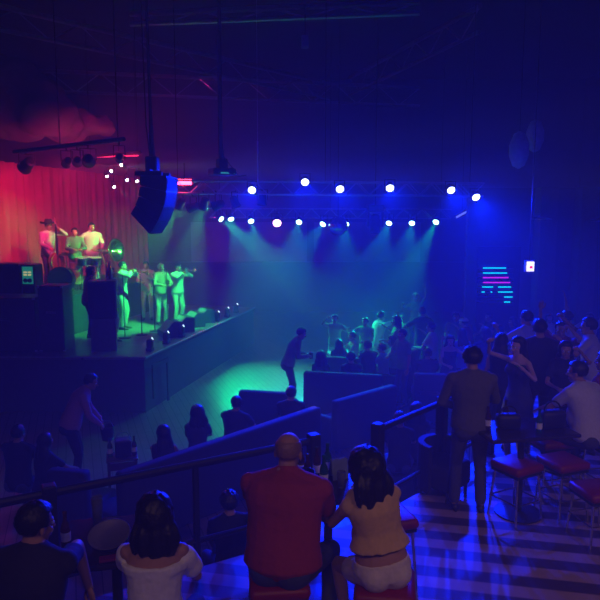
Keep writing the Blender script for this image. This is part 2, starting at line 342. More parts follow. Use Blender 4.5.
# mirror ball and hanging cluster on the rear truss
p = pY(338, 226, T2-1.2); t = thing('mirror_ball', 'mirror ball hanging between two teal lights', 'mirror ball', p)
mb = MB(); mb.ball((0, 0, 0), (.3, .3, .3), n=24, m=14); mb.build('ball', mat('mirror_tiles', (.6, .6, .62), .08, 1), t); MB().tube([(0, 0, .3), (0, 0, 9-p.z)], .012, 6).build('cable', DARKMETAL, t)
p = pY(375, 222, T2-1.0); t = thing('moving_head_light', 'dark moving head light hanging black in the middle of the rear truss', 'stage light', p)
MB().box((0, 0, .42), (.5, .4, .22), bev=.04).build('base', BLACK, t); mb = MB()
for s in (-1, 1): mb.box((s*.22, 0, .1), (.07, .2, .5), bev=.02)
mb.build('yoke', BLACK, t); MB().lathe([(.12, -.38), (.17, -.3), (.18, 0), (.14, .2), (.05, .25)], (0, 0, 0), n=18).build('head', BLACK, t); MB().tube([(0, 0, .5), (0, 0, 9-p.z)], .02, 6).build('hanging_rod', DARKMETAL, t)
p = pY(462, 214, T2-.6); t = thing('hanging_strip_light', 'dim pale strip light tilted at the end of the rear truss', 'stage light', p)
MB().box((0, 0, 0), (.5, .1, .12), ry=-.5, bev=.02).build('housing', DARKMETAL, t); MB().box((0, -.06, 0), (.44, .02, .06), ry=-.5).build('lamp', emat('dim_strip', (.5, .6, 1), .35), t); MB().tube([(0, 0, 0), (0, 0, 9-p.z)], .012, 5).build('bracket', DARKMETAL, t)
# unseen warm fill lamps, added over and behind the camera to light the terrace
for i, (x, y, tx, ty, ww) in enumerate(((2.2, -.6, 2.5, 4.6, 1), (-1.0, -.9, -.7, 4.6, .8), (4.9, .9, 3.0, 5.4, 1.3))):
    t = thing('fill_lamp', 'small warm fill lamp added out of view over the terrace', 'fill lamp', (x, y, 5.4), 0, 'added fill lights over the terrace')
    MB().tube([(0, 0, .2), (0, 0, 3.6)], .01, 5).build('cord', BLACK, t); MB().lathe([(.03, .25), (.06, .2), (.2, 0), (.19, 0), (.05, .18), (.02, .2)], (0, 0, 0), n=18).build('shade', BLACK, t)
    MB().ball((0, 0, .05), (.05, .05, .06)).build('bulb', emat('warm_bulb', (1, .6, .45), 5), t)
    spot_light(t, (x, y, 5.38), (tx, ty, 0), WARM, P_WARM*ww, 95 if i < 2 else 70, 1.0, .12)
# ------------------------------------------------------------------ roof steel, curtain, rock canopy
def roof_truss(p, q, h, label):
    t = thing('roof_truss', label, 'roof truss', p, 0, 'open steel trusses under the roof'); d = q-p; L = d.length; u = V((0, 0, -h))
    MB().tube([V(), d], .075, 6).build('top_chord', STEEL, t); MB().tube([u, d+u], .06, 6).build('bottom_chord', STEEL, t)
    mb = MB(); n = max(4, int(L/1.6))
    for k in range(n):
        a, b = d*(k/n), d*((k+1)/n); mb.tube([a, (a+b)/2+u, b], .022, 5)
    mb.build('web', STEEL, t)
roof_truss(pz(-60, -8, 8.3), pz(330, 84, 8.3), .55, 'open steel roof truss slanting across above the hanging speaker')
roof_truss(pz(-60, 66, 8.4), pz(420, 88, 8.4), .7, 'steel roof truss running level low under the roof')
roof_truss(pz(130, 14, 8.3), pz(420, 2, 8.3), .25, 'steel roof truss high under the roof ahead of the camera')
roof_truss(pz(350, 78, 8.3), pz(480, 6, 8.3), .6, 'steel roof truss slanting back above the blue row')
# curtain in folds
rows, cols = 10, 260; mb = MB(); vs = []; cd = (curt_c[1]-curt_c[0]).normalized(); cn = V((cd.y, -cd.x, 0))
for j in range(rows+1):
    for i in range(cols+1):
        k = i/cols; z = ST+.05+(4.75-ST)*j/rows; w = k*46
        a = .11*math.sin(w*2*PI*.62+1.3*math.sin(k*19))+.06*math.sin(w*2*PI*1.37+j*.08+2*math.sin(k*31)); vs.append(cpt(k, z)+cn*a*(1.15-.3*j/rows))
fs = [(j*(cols+1)+i, j*(cols+1)+i+1, (j+1)*(cols+1)+i+1, (j+1)*(cols+1)+i) for j in range(rows) for i in range(cols)]
VELVET = mat('red_velvet', (.55, .12, .13), .9, scale=2, var=.15)
cur = MB().add(vs, fs).build('stage_curtain', VELVET, smooth=True); so = cur.modifiers.new('thick', 'SOLIDIFY'); so.thickness = .02
tag(cur, 'long red curtain in folds behind the band', 'curtain')
# rockwork over the stage
mb = MB()
for px, py, Y, r in ((10, 80, 16.5, .75), (-12, 78, 16.8, .9), (34, 92, 16.5, .7), (30, 105, 16.5, .8), (48, 115, 16.3, .75), (60, 124, 16.6, .6), (0, 112, 17, .9), (25, 122, 17, .7), (-20, 100, 16.8, .9), (84, 124, 17.2, .45), (99, 126, 17.4, .4), (72, 132, 17.1, .42)):
    mb.ball(pY(px, py, Y), (r, r*.8, r*.75))
rk = mb.build('rock_canopy', mat('rough_plaster', (.13, .08, .08), .95, scale=3, bump=.4)); remesh(rk, .09, 3, .5, ROCKT)
tag(rk, 'lumpy rock like plaster canopy hanging over the near end of the stage', 'canopy')
# ------------------------------------------------------------------ hanging speaker, projector, pole
def line_array(loc, rz):
    t = thing('line_array_speaker', 'big dark curved speaker stack hanging in front of the stage', 'speaker', loc, rz)
    n = 4; y = 0; z = 0; ang = 0; w = .62
    for k in range(n):
        a0, h, dp = -math.radians(2+11*k), .27, .5
        R = M.Rotation(a0, 3, 'X'); c = V((0, y, z))
        pts = [V((-w/2, 0, 0)), V((w/2, 0, 0)), V((w/2*.86, -dp, -.015)), V((-w/2*.86, -dp, -.015))]
        lo = [V((-w/2, 0, -h)), V((w/2, 0, -h)), V((w/2*.86, -dp, -h+.092)), V((-w/2*.86, -dp, -h+.092))]
        cab = MB().add([c+R@p for p in pts+lo], [(0, 1, 2, 3), (7, 6, 5, 4), (0, 4, 5, 1), (1, 5, 6, 2), (2, 6, 7, 3), (3, 7, 4, 0)]).build('cabinet', mat('speaker_cabinet', (.055, .055, .07), .45), t)
        MB().add([c+R@(p+V((0, .012, 0))) for p in (V((-w/2*.95, 0, -.02)), V((w/2*.95, 0, -.02)), V((w/2*.95, 0, -h+.02)), V((-w/2*.95, 0, -h+.02)))], [(0, 1, 2, 3)]).build('grille', GRILLE, cab)
        step = R@V((0, 0, -h-.006)); y += step.y; z += step.z
    fr = MB()
    for s in (-1, 1): fr.box((s*.22, -.36, .05), (.05, .5, .08), bev=.01)
    fr.box((0, -.36, .1), (.5, .08, .06), bev=.01).box((0, -.36, .24), (.2, .22, .26), bev=.03); fr.build('rigging_frame', DARKMETAL, t)
    MB().tube([(0, -.36, .3), (.01, -.36, .6), (0, -.37, 1.2), (0, -.40, 9-loc[2])], [.06, .045, .03, .026], 8).build('chain', BLACK, t)
    mb = MB(); mb.tube([(.05, -.38, .35), (.09, -.42, .9), (.06, -.45, 2), (.05, -.48, 9-loc[2])], .013, 6); mb.build('cable', BLACK, t)
    return t
p = pY(172, 177, 11.4); line_array(p, math.radians(-97))
p = pY(222, 172, 13.0); t = thing('hanging_projector', 'small dark projector with a green strip hanging on a long pole', 'projector', p, .5)
MB().box((0, 0, 0), (.5, .36, .14), bev=.03).build('body', BLACK, t); MB().box((.05, -.185, -.03), (.3, .01, .03)).build('indicator_strip', emat('green_indicator', (.05, .5, .3), .5), t)
MB().lathe([(.05, 0), (.07, .03), (.07, .06), (.001, .06)], (.12, -.18, .01), (0, -1, 0)).build('lens', DARKLENS, t)
MB().box((0, 0, .16), (.2, .2, .22), bev=.03).tube([(0, 0, .25), (-.02, 0, .6), (0, 0, 9-p.z)], [.06, .045, .035], 8).build('mount', BLACK, t); MB().tube([(.05, 0, .3), (.35, .1, .02), (.5, .3, -.05), (.8, .6, .0)], .01, 6).build('cable', BLACK, t)
p = pY(258, 183, 14.6); t = MB().tube([V(), (0, 0, .95)], .018, 6).tube([(0, 0, .95), (0, 0, 9-p.z)], .005, 5).build('hanging_pole', WHITEPLASTIC, loc=p); tag(t, 'thin pale pole standing up from the truss by the first blue light', 'pole')
p = pY(305, 42, 14); t = thing('ceiling_speaker', 'small pale box hanging high under the roof', 'speaker', p); MB().box((0, 0, 0), (.16, .16, .26), bev=.03).build('box', mat('grey_plastic', (.3, .3, .32), .5), t); MB().tube([(0, 0, .13), (0, 0, 9-p.z)], .012, 5).build('cable', DARKMETAL, t)
# pale hanging lantern shapes at the right
for i, (px, py, rx, rz_, lab) in enumerate(((519, 150, .22, .42, 'taller lower half of the pale pair of hanging fabric lanterns'), (535, 136, .2, .38, 'smaller higher of the pale pair of hanging fabric lanterns'))):
    p = pY(px, py, 14.5+i*.5); t = thing('fabric_lantern', lab, 'lantern', p); MB().lathe([(.02, -rz_), (rx*.6, -rz_*.85), (rx, -rz_*.3), (rx, rz_*.3), (rx*.6, rz_*.85), (.02, rz_)], n=18).build('lantern_body', PALEFABRIC, t, True); MB().tube([(0, 0, rz_), (0, 0, 9-p.z)], .008, 5).build('cord', BLACK, t)
# ------------------------------------------------------------------ bar wall: shelf of coloured strips, exit sign, wall lamps
p = pY(497, 302, 18.9); t = thing('back_bar_shelf', 'back bar shelf edged with glowing teal and pink strips', 'shelf', (p.x, 18.9, FL))
pp = lambda x, y: pY(x, y, 18.55)
MB().box((0, 0, (3.2)/2), (1.3, .12, 3.2)).build('back_panel', BLACK, t)
Tm, Pm = emat('teal_strip', (.0, .75, .75), 1.3), emat('pink_strip', (.75, .02, .75), 1.0)
for y, segs, mm in ((268, ((483, 506),), Tm), (273, ((483, 507),), Tm), (277.6, ((483, 508.5),), Pm), (282.5, ((483, 510),), Pm), (287, ((482, 493), (498, 511)), Tm), (292, ((481.5, 484.5), (490.5, 492), (498, 512.5)), Tm), (297, ((504, 512.5),), Tm), (302, ((504, 510),), Tm)):
    a, b = pp(480, y), pp(514, y); MB().box(((a.x+b.x)/2-p.x, -.2, a.z-FL-.035), (b.x-a.x, .3, .03)).build('shelf_board', DARKWOOD, t)
    for x0, x1 in segs:
        a, b = pp(x0, y), pp(x1, y); MB().box(((a.x+b.x)/2-p.x, -.36, (a.z-FL)), (b.x-a.x, .02, .036)).build('light_strip', mm, t)
p = pY(530, 266.5, 13.2); t = thing('exit_sign', 'small lit white sign box with a red mark above the crowd', 'sign', p)
MB().box((0, .05, 0), (.20, .08, .24), bev=.01).build('sign_box', WHITEPLASTIC, t); MB().box((.01, 0, 0), (.15, .02, .2)).build('sign_face', emat('sign_face', (1, .9, .9), 1.6), t)
mb = MB(); mb.lathe([(.03, 0), (.03, .006), (.02, .006), (.02, 0)], (.015, -.011, -.015), (0, -1, 0), 14).box((.045, -.014, -.015), (.012, .006, .06)); mb.build('red_mark', emat('red_mark', (.7, .02, .02), 1), t)
MB().tube([(0, .05, .12), (0, .05, 9-p.z)], .01, 5).build('hanging_rod', DARKMETAL, t)
WARMDIM = emat('warm_dim_lamp', (1, .75, .7), .6)
for i, (px, py, lab) in enumerate(((541, 219, 'dim wall lamp with a pale disc above the exit sign'), (594, 221, 'dim wall lamp shade at the far right wall'))):
    p = pY(px, py, 18.4); t = thing('wall_lamp', lab.replace('far right wall', 'end of the bar wall'), 'wall lamp', p)
    MB().lathe([(.04, .1), (.1, .06), (.3, 0), (.29, -.01), (.02, .05)], n=18).build('shade', mat('pale_enamel', (.6, .6, .6), .4), t); MB().ball((0, 0, 0), (.06, .06, .05)).build('bulb', WARMDIM, t); MB().tube([(0, 0, .08), (0, .1, .3), (0, .6, .3)], .02, 6).build('bracket', BLACK, t)
    spot_light(t, p-V((0, 0, .06)), p-V((0, 0, 2)), (1, .5, .6), 10, 100, 1)
PINKCOL = mat('painted_column', (.18, .14, .15), .8)
for i, px in enumerate((545, 585)):
    p = pY(px, 300, 18.3); struct('column_%d' % (i+1), MB().box((p.x, 18.55, 1.6), (.5, .5, 5)), PINKCOL)
# ================================================================== PEOPLE
SKINS = {'tan': (.42, .22, .13), 'light': (.58, .35, .24), 'dark': (.25, .12, .07)}
def skin(k): return mat('skin_'+k, SKINS[k], .55, var=.08, scale=20)
EYEW = mat('eye_white', (.8, .8, .78), .2); IRIS = mat('iris', (.03, .015, .01), .2); LIPS = mat('lips', (.35, .09, .08), .5)
HAIRS = {'black': (.008, .007, .007), 'brown': (.035, .018, .01), 'grey': (.25, .25, .25), 'blond': (.35, .22, .09)}
def cloth(name, col, **k): return mat('cloth_'+name, col, .85, var=.15, scale=40, bump=.15, **k)
CL = {n: cloth(n, c) for n, c in dict(black=(.015, .015, .018), white=(.75, .75, .75), cream=(.62, .55, .48), yellow=(.56, .36, .13), red=(.33, .03, .028), brown=(.13, .10, .06), olive=(.11, .105, .06), jeans=(.05, .06, .11), grey=(.18, .18, .19), darkgrey=(.06, .06, .065), pale=(.5, .5, .55), tan=(.35, .25, .16), navy=(.03, .035, .09), green=(.1, .35, .14), blue=(.15, .2, .5), wine=(.25, .03, .06), charro=(.55, .55, .5), pink=(.5, .2, .25)).items()}
SHOEM = mat('shoe_leather', (.02, .018, .016), .35)
# head (centre at the eyes' mid height, facing +Y) and hand prototypes
def proto_head(f):
    k = .94 if f else 1; mb = MB()
    mb.ball((0, -.012, .03), (.076*k, .094, .088)); mb.ball((0, .022, -.042), (.057*k, .064, .072)); mb.ball((0, .058, -.092), (.024*k, .022, .018))
    mb.cap((0, .086, .006), (0, .108, -.028), .008, .0125, 8)
    for s in (-1, 1):
        mb.ball((s*.011, .098, -.031), (.008, .009, .007), n=8, m=6); mb.ball((s*.077*k, -.008, -.012), (.009, .019, .031), M.Rotation(s*.25, 3, 'Z'), 10, 8); mb.ball((s*.04*k, .06, -.03), (.02, .022, .02), n=10, m=8)
        mb.cap((s*.014, .085, .026), (s*.048*k, .07, .024), .009, .007, 8)
    mb.cap((0, -.014, -.06), (0, -.035, -.2), .052*(.86 if f else 1.06), .058*(.85 if f else 1.1), 12)
    return remesh(mb.build('head_proto', BLACK), .0065, 3)
def proto_hand(curl):
    mb = MB()
    mb.ball((0, .048, 0), (.041, .052, .0155), n=14, m=10); mb.cap((0, -.035, 0), (0, .012, 0), .024, .022, 10)
    for i, (x, L) in enumerate(((-.03, .070), (-.010, .079), (.010, .074), (.029, .058))):
        p = V((x, .082-abs(x+.006)*.25, 0)); a = 0; r = .0092 if i < 3 else .0080; spread = x*.9
        mb.cap((x*.7, .035, 0), p, r*1.05, r*1.05, 8)
        for j, part in enumerate((.46, .30, .24)):
            a += math.radians(curl*(.8+.2*j)); q = p+V((spread*.25*math.cos(a), math.cos(a), -math.sin(a)))*L*part; mb.cap(p, q, r, r*.9, 8); p = q; r *= .9
    a = math.radians(curl*.5); p = V((-.026, .02, -.004)); q = p+V((-.026, .026, -.006-.01*a)); w = q+V((-.012+.018*a, .028, -.012*a)); e = w+V((.004+.014*a, .024, -.008*a))
    mb.cap(p, q, .0145, .0115, 8); mb.cap(q, w, .0112, .0098, 8); mb.cap(w, e, .0098, .0082, 8)
    return remesh(mb.build('hand_proto', BLACK), .0042, 2)
PROTO = {'m': proto_head(False), 'f': proto_head(True), 'relaxed': proto_hand(16), 'grip': proto_hand(62)}
bake_all()
def _take(o):
    me = o.data; bpy.data.objects.remove(o); return me
PROTO = {k: _take(o) for k, o in PROTO.items()}
JOBS = []     # body, list of (mesh, matrix, mirrored), eyes
def ik(S, T, a, b, pole):
    d = T-S; L = max(min(d.length, (a+b)*.995), abs(a-b)+.01); n = d.normalized() if d.length > 1e-6 else V((0, 1, 0))
    x = (a*a-b*b+L*L)/(2*L); h = math.sqrt(max(a*a-x*x, 0)); p = V(pole); p = p-n*p.dot(n)
    p = p.normalized() if p.length > 1e-5 else V((1, 0, 0))
    return S+n*x+p*h, S+n*L
ARMS = {   # hand relative to its shoulder: (outward, forward, up), elbow pole (outward, forward, up), back of hand (outward, forward, up), hand
 'hang': ((.07, .06, -.53), (.4, -1, -.2), (1, .1, 0), 'relaxed'), 'front': ((-.07, .34, -.27), (.7, -.2, -.8), (.3, .2, 1), 'grip'),
 'table': ((-.05, .42, -.30), (.8, -.1, -.6), (.1, .1, 1), 'relaxed'), 'up': ((.12, .10, .50), (1, .1, .1), (.2, -1, .1), 'relaxed'),
 'upfront': ((.0, .38, .26), (1, .1, -.5), (.3, .3, 1), 'grip'), 'play': ((-.13, .34, .06), (1, .1, -.45), (1, .3, .3), 'grip'),
 'play2': ((-.16, .24, .06), (1, .1, -.45), (1, .3, .3), 'grip'), 'lap': ((-.07, .30, -.44), (.7, -.3, -.5), (.2, .1, 1), 'relaxed'), 'side': ((.30, .25, -.22), (.5, -.6, -.5), (.2, .1, 1), 'relaxed'),
 'chin': ((-.10, .22, -.02), (.6, .3, -1), (.3, 1, .1), 'grip'), 'low': ((-.02, .33, -.36), (.6, -.4, -.6), (.6, .2, 1), 'grip'), 'bass': ((-.02, .30, .12), (1, -.1, -.5), (1, .3, .3), 'grip'),
 'dance': ((.16, .32, .02), (.7, -.2, -.8), (.3, -.3, 1), 'relaxed'), 'fold': ((-.22, .22, -.24), (.8, .1, -.6), (.4, .6, .4), 'grip')}
def person(label, loc, rz=0, H=1.72, girth=1.0, f=False, seat=None, lean=4, side=0, look=(0, 0), arms=('hang', 'hang'), stance=.11, stride=0, foot=0.0, top='tee', topm='grey', bottom='jeans', botm='jeans', hair='short', hairc='black', skn='tan', vox=.018, group=None, shoes=True, knee=.14, headk=1.0, cat='person'):
    s = H/1.72; R = thing('person', label, cat, loc, rz, group)
    sk = skin(skn); X = V((1, 0, 0))
    hz = seat+.10*s if seat is not None else .545*H
    def frame(a, b):
        a, b = math.radians(a), math.radians(b); up = V((math.sin(b), math.sin(a)*math.cos(b), math.cos(a)*math.cos(b))); fw = V((0, math.cos(a), -math.sin(a))); x = fw.cross(up).normalized(); return x, x.cross(up)*-1, up
    bend = lean if seat is None else lean
    hx = V((0, -.10*math.sin(math.radians(max(lean, 0)))*(seat is None), 0))
    P = [V((0, 0, hz))+hx]; F = [frame(bend*.55, side*.5)]
    for k, L in ((.6, .122), (.95, .118), (1.05, .068), (1.1, .030)):
        fr_ = frame(bend*k, side*k); P.append(P[-1]+fr_[2]*L*H); F.append(fr_)
    yaw, pit = look
    hf = M.Rotation(math.radians(-yaw), 3, 'Z') @ M.Rotation(math.radians(-pit), 3, 'X')
    HC = P[4]+(F[4][2]*.8+V((0, 0, .2))).normalized()*.063*H+F[4][1]*.02
    g = girth; gb = 1+(g-1)*1.3
    keys = [(-.055, .11, .10), (-.03, .15*g, .125*g), (0, (.172 if f else .165)*g, .125*gb), (.06, (.155 if f else .155)*g, .115*gb), (.122, (.122 if f else .146)*gb, (.092 if f else .106)*gb), (.188, (.135 if f else .162)*g, (.105 if f else .115)*g), (.240, (.150 if f else .178)*g, (.112 if f else .122)*g), (.283, (.152 if f else .182)*g, (.092 if f else .105)*g), (.308, (.125 if f else .152)*g, .078*g), (.328, .075, .066), (.352, .052 if f else .06, .055 if f else .062)]
    cum = [0, .122, .240, .308, .338]
    def spine(t):
        if t <= 0: return P[0]+F[0][2]*t*H, F[0]
        for i in range(4):
            if t <= cum[i+1] or i == 3:
                u = (t-cum[i])/(cum[i+1]-cum[i]); return P[i].lerp(P[i+1], u), F[i+1] if u > .5 else F[i]
    def rad(t):
        for a, b in zip(keys, keys[1:]):
            if t <= b[0]: u = max(0, (t-a[0])/(b[0]-a[0])); return a[1]+(b[1]-a[1])*u, a[2]+(b[2]-a[2])*u
        return keys[-1][1:]
    def torso(mb, t0, t1, inf=0, flare=0, n=10):
        rg = []
        for i in range(n+1):
            t = t0+(t1-t0)*i/n; c, fr_ = spine(t); rx, ry = rad(t); e = inf+flare*max(0, 1-i/n*2.5); rg.append((c, fr_[0], fr_[1], rx*s+e, ry*s+e))
        mb.loft(rg, 20)
    # arms and legs
    sw = (.150 if f else .178)*s*(1+(g-1)*.75); ua, fa = .168*H, .148*H; A = []
    for i, sd_ in ((0, -1), (1, 1)):
        spec = arms[i] if not isinstance(arms[i], str) else ARMS[arms[i]]
        off, pole, back, hk = spec
        Sh = P[3]+F[3][0]*sd_*sw-F[3][2]*(.028+.075*(g-1))*s
        T = Sh+V((sd_*off[0], off[1], off[2]))*s; pole = V((sd_*pole[0], pole[1], pole[2])); E, Wr = ik(Sh, T, ua, fa, pole)
        A.append((sd_, Sh, E, Wr, V((sd_*back[0], back[1], back[2])), hk))
    Lg = []; th, shn = .246*H, .236*H
    for sd_ in (-1, 1):
        hp = P[0]+X*sd_*.088*s*(1+(g-1)*.6)-V((0, 0, .04*s))
        if seat is None:
            an = V((sd_*stance, stride*sd_, .085*s)); K, An = ik(hp, an, th, shn, (sd_*.1, 1, 0))
        else:
            an = V((sd_*knee*1.1, th*.86+(0.03 if foot < .1 else -.10), foot+.085*s)); K, An = ik(hp, an, th, shn, (sd_*.25, 1, .7))
        Lg.append((sd_, hp, K, An))
    mb = MB(); torso(mb, -.055, .352, 0, 0, 14)
    for sd_, Sh, E, Wr, bk, hk in A:
        r = .048*s*(.8 if f else 1)*(.5+.5*g); mb.ball(Sh, (r*1.1,)*3); mb.cap(P[4]-F[4][2]*.02*s, Sh, .052*s, r*.95); mb.cap(Sh, E, r, r*.82); mb.cap(E, Wr, r*.86, r*.55)
    for sd_, hp, K, An in Lg:
        r = .082*s*(.4+.6*g); mb.cap(hp, K, r, .055*s); mb.cap(K, K.lerp(An, .35), .053*s, .052*s); mb.cap(K.lerp(An, .3), An, .054*s, .036*s)
        mb.cap(An-V((0, .03, .035))*s, An+V((sd_*.02, .15, -.055))*s, .032*s, .026*s)
        mb.ball(P[0]+X*sd_*.075*s+V((0, -.06*s, -.05*s if seat is None else -.02)), (.09*s*g, .085*s*g, .085*s*g))
    if f:
        for sd_ in (-1, 1): mb.ball(P[2]+F[2][0]*sd_*.07*s+F[2][1]*.085*s-F[2][2]*.02*s, (.06*s, .055*s, .058*s))
    if g > 1.12: mb.ball(P[1]+F[1][1]*.07*s, (.15*s*g, .12*s*g, .15*s*g))
    mb.cap(P[4]-F[4][2]*.02, HC+V((0, 0, -.05*s)), .056*s*(.86 if f else 1.05), .05*s)
    body = mb.build('body', [sk, EYEW, IRIS, LIPS], R); remesh(body, vox, 5 if vox < .014 else 3)
    hm = M.Translation(HC) @ hf.to_4x4() @ M.Scale(s*headk, 4)
    parts = [('f' if f else 'm', hm, False)]
    for sd_, Sh, E, Wr, bk, hk in A:
        y = (Wr-E).normalized(); z = (bk-y*bk.dot(y)).normalized(); x = y.cross(z); mm = M(((x.x, y.x, z.x, Wr.x), (x.y, y.y, z.y, Wr.y), (x.z, y.z, z.z, Wr.z), (0, 0, 0, 1)))
        parts.append((hk, mm @ M.Diagonal((sd_, 1, 1, 1)) @ M.Scale(s*.98, 4), sd_ < 0))
    JOBS.append((body, parts, hm))
    # clothes
    cv = vox*1.0; fold = .022 if vox < .014 else .012
    tm = CL[topm]
    def sleeve(mb, k, inf, sd, start=0):
        _, Sh, E, Wr, bk, hk = A[sd]; r = .048*s*(.8 if f else 1)*(.5+.5*g)
        if start == 0: mb.ball(Sh, (r*1.1+inf,)*3); mb.cap(P[4]-F[4][2]*.035*s if k > .3 else P[3]+F[3][0]*A[sd][0]*sw*.6, Sh, .062*s+inf, r*.98+inf)
        if k <= 1: mb.cap(Sh.lerp(E, start), Sh.lerp(E, k), r+inf, r*.9+inf*1.25)
        else: mb.cap(Sh, E, r+inf, r*.82+inf); mb.cap(E, E.lerp(Wr, k-1), r*.86+inf, r*.6+inf)
    if top in ('tee', 'shirt', 'polo', 'sleeveless'):
        mb = MB(); torso(mb, -.045 if top != 'sleeveless' else 0, .332, .015*s, .016)
        if top != 'sleeveless':
            for i in (0, 1): sleeve(mb, .62 if top in ('tee', 'polo') else 1.9, .014*s, i)
        else:
            for i in (0, 1): mb.ball(A[i][1]-F[3][0]*A[i][0]*.03*s, (.055*s,)*3)
        if f:
            for sd_ in (-1, 1): mb.ball(P[2]+F[2][0]*sd_*.07*s+F[2][1]*.09*s-F[2][2]*.02*s, (.07*s, .06*s, .065*s))
        if g > 1.12: mb.ball(P[1]+F[1][1]*.07*s, (.162*s*g, .132*s*g, .162*s*g))
        if top in ('polo', 'shirt'):
            c, fr_ = spine(.34); mb.loft([(c-fr_[2]*.03*s, fr_[0], fr_[1], .085*s, .08*s), (c+fr_[2]*.022*s, fr_[0], fr_[1], .07*s, .068*s)], 16)
        remesh(mb.build('shirt', tm, R), cv, 3, fold)
    elif top == 'offshoulder':
        mb = MB(); torso(mb, -.03, .253, .016*s, .015)
        c, fr_ = spine(.257); rx, ry = rad(.257); mb.loft([(c-fr_[2]*.05, fr_[0], fr_[1], rx*s+.03, ry*s+.02), (c, fr_[0], fr_[1], rx*s+.034, ry*s+.026)], 20)
        for i in (0, 1): sleeve(mb, .62, .03*s, i, .22)
        remesh(mb.build('blouse', tm, R), cv, 3, fold)
    elif top == 'crop':
        mb = MB(); torso(mb, .125, .318, .014*s, 0)
        c, fr_ = spine(.125); rx, ry = rad(.125); mb.loft([(c-fr_[2]*.045, fr_[0], fr_[1], rx*s+.066, ry*s+.058), (c+fr_[2]*.05, fr_[0], fr_[1], rx*s+.018, ry*s+.016)], 24)
        for i in (0, 1): sleeve(mb, .22, .012*s, i)
        remesh(mb.build('blouse', tm, R), cv, 3, fold)
    elif top == 'dress':
        mb = MB(); torso(mb, -.04, .284, .013*s, .01)
        for i in (0, 1): c = A[i][1]-F[3][0]*A[i][0]*.045*s; mb.cap(c-F[3][2]*.06*s+F[3][1]*.04*s, c+F[3][2]*.03*s, .022*s, .022*s)
        for sd_ in (-1, 1): mb.ball(P[2]+F[2][0]*sd_*.07*s+F[2][1]*.09*s-F[2][2]*.02*s, (.07*s, .06*s, .065*s))
        rg = [(P[0]+V((0, 0, .06*s)), X, V((0, 1, 0)), .165*s, .135*s), (P[0], X, V((0, 1, 0)), .195*s, .165*s)]
        if seat is None:
            rg.append((V((0, .03, hz*.52)), X, V((0, 1, 0)), .24*s, .2*s)); mb.loft(rg, 20)
        else:
            mb.loft(rg, 20)
            for sd_, hp, K, An in Lg: mb.cap(hp, hp.lerp(K, .8), .1*s, .085*s)
        remesh(mb.build('dress', tm, R), cv, 3, fold)
    if top != 'dress':
        mb = MB(); torso(mb, -.06, .045 if top in ('crop', 'offshoulder') else .05, .008*s)
        for sd_, hp, K, An in Lg:
            r = .082*s*(.4+.6*g)+.010*s; mb.ball(P[0]+X*sd_*.075*s+V((0, -.06*s, -.05*s if seat is None else -.02)), (.098*s*g, .093*s*g, .093*s*g))
            if bottom == 'shorts': mb.cap(hp, hp.lerp(K, .45), r, r*.98)
            elif bottom == 'skirt': mb.cap(hp, hp.lerp(K, .75), r*1.1, r*1.0)
            else: mb.cap(hp, K, r, .068*s); mb.cap(K, K.lerp(An, .93), .066*s, .058*s)
        if bottom == 'skirt' and seat is None: mb.loft([(P[0]+V((0, 0, .05)), X, V((0, 1, 0)), .17*s, .14*s), (V((0, .02, hz*.6)), X, V((0, 1, 0)), .2*s, .17*s)], 18)
        remesh(mb.build({'jeans': 'trousers', 'shorts': 'shorts', 'skirt': 'skirt'}[bottom], CL[botm], R), cv, 3, fold*.7)
    if shoes:
        for sd_, hp, K, An in Lg:
            mb = MB(); rg = []
            for y, w, h in ((-.075, .02, .05), (-.06, .036, .075), (0, .042, .085), (.06, .042, .062), (.12, .046, .045), (.165, .034, .035), (.185, .012, .022)):
                rg.append((An+V((sd_*.10*(y), y, -.083+h/2))*s, X, V((0, 0, 1)), w*s, h/2*s))
            mb.loft(rg, 14); mb.build('shoe', SHOEM, R, True)
    hairmesh(R, hair, HAIRS[hairc] if isinstance(hairc, str) else hairc, hairc, hm, vox < .014)
    return R, HC, A
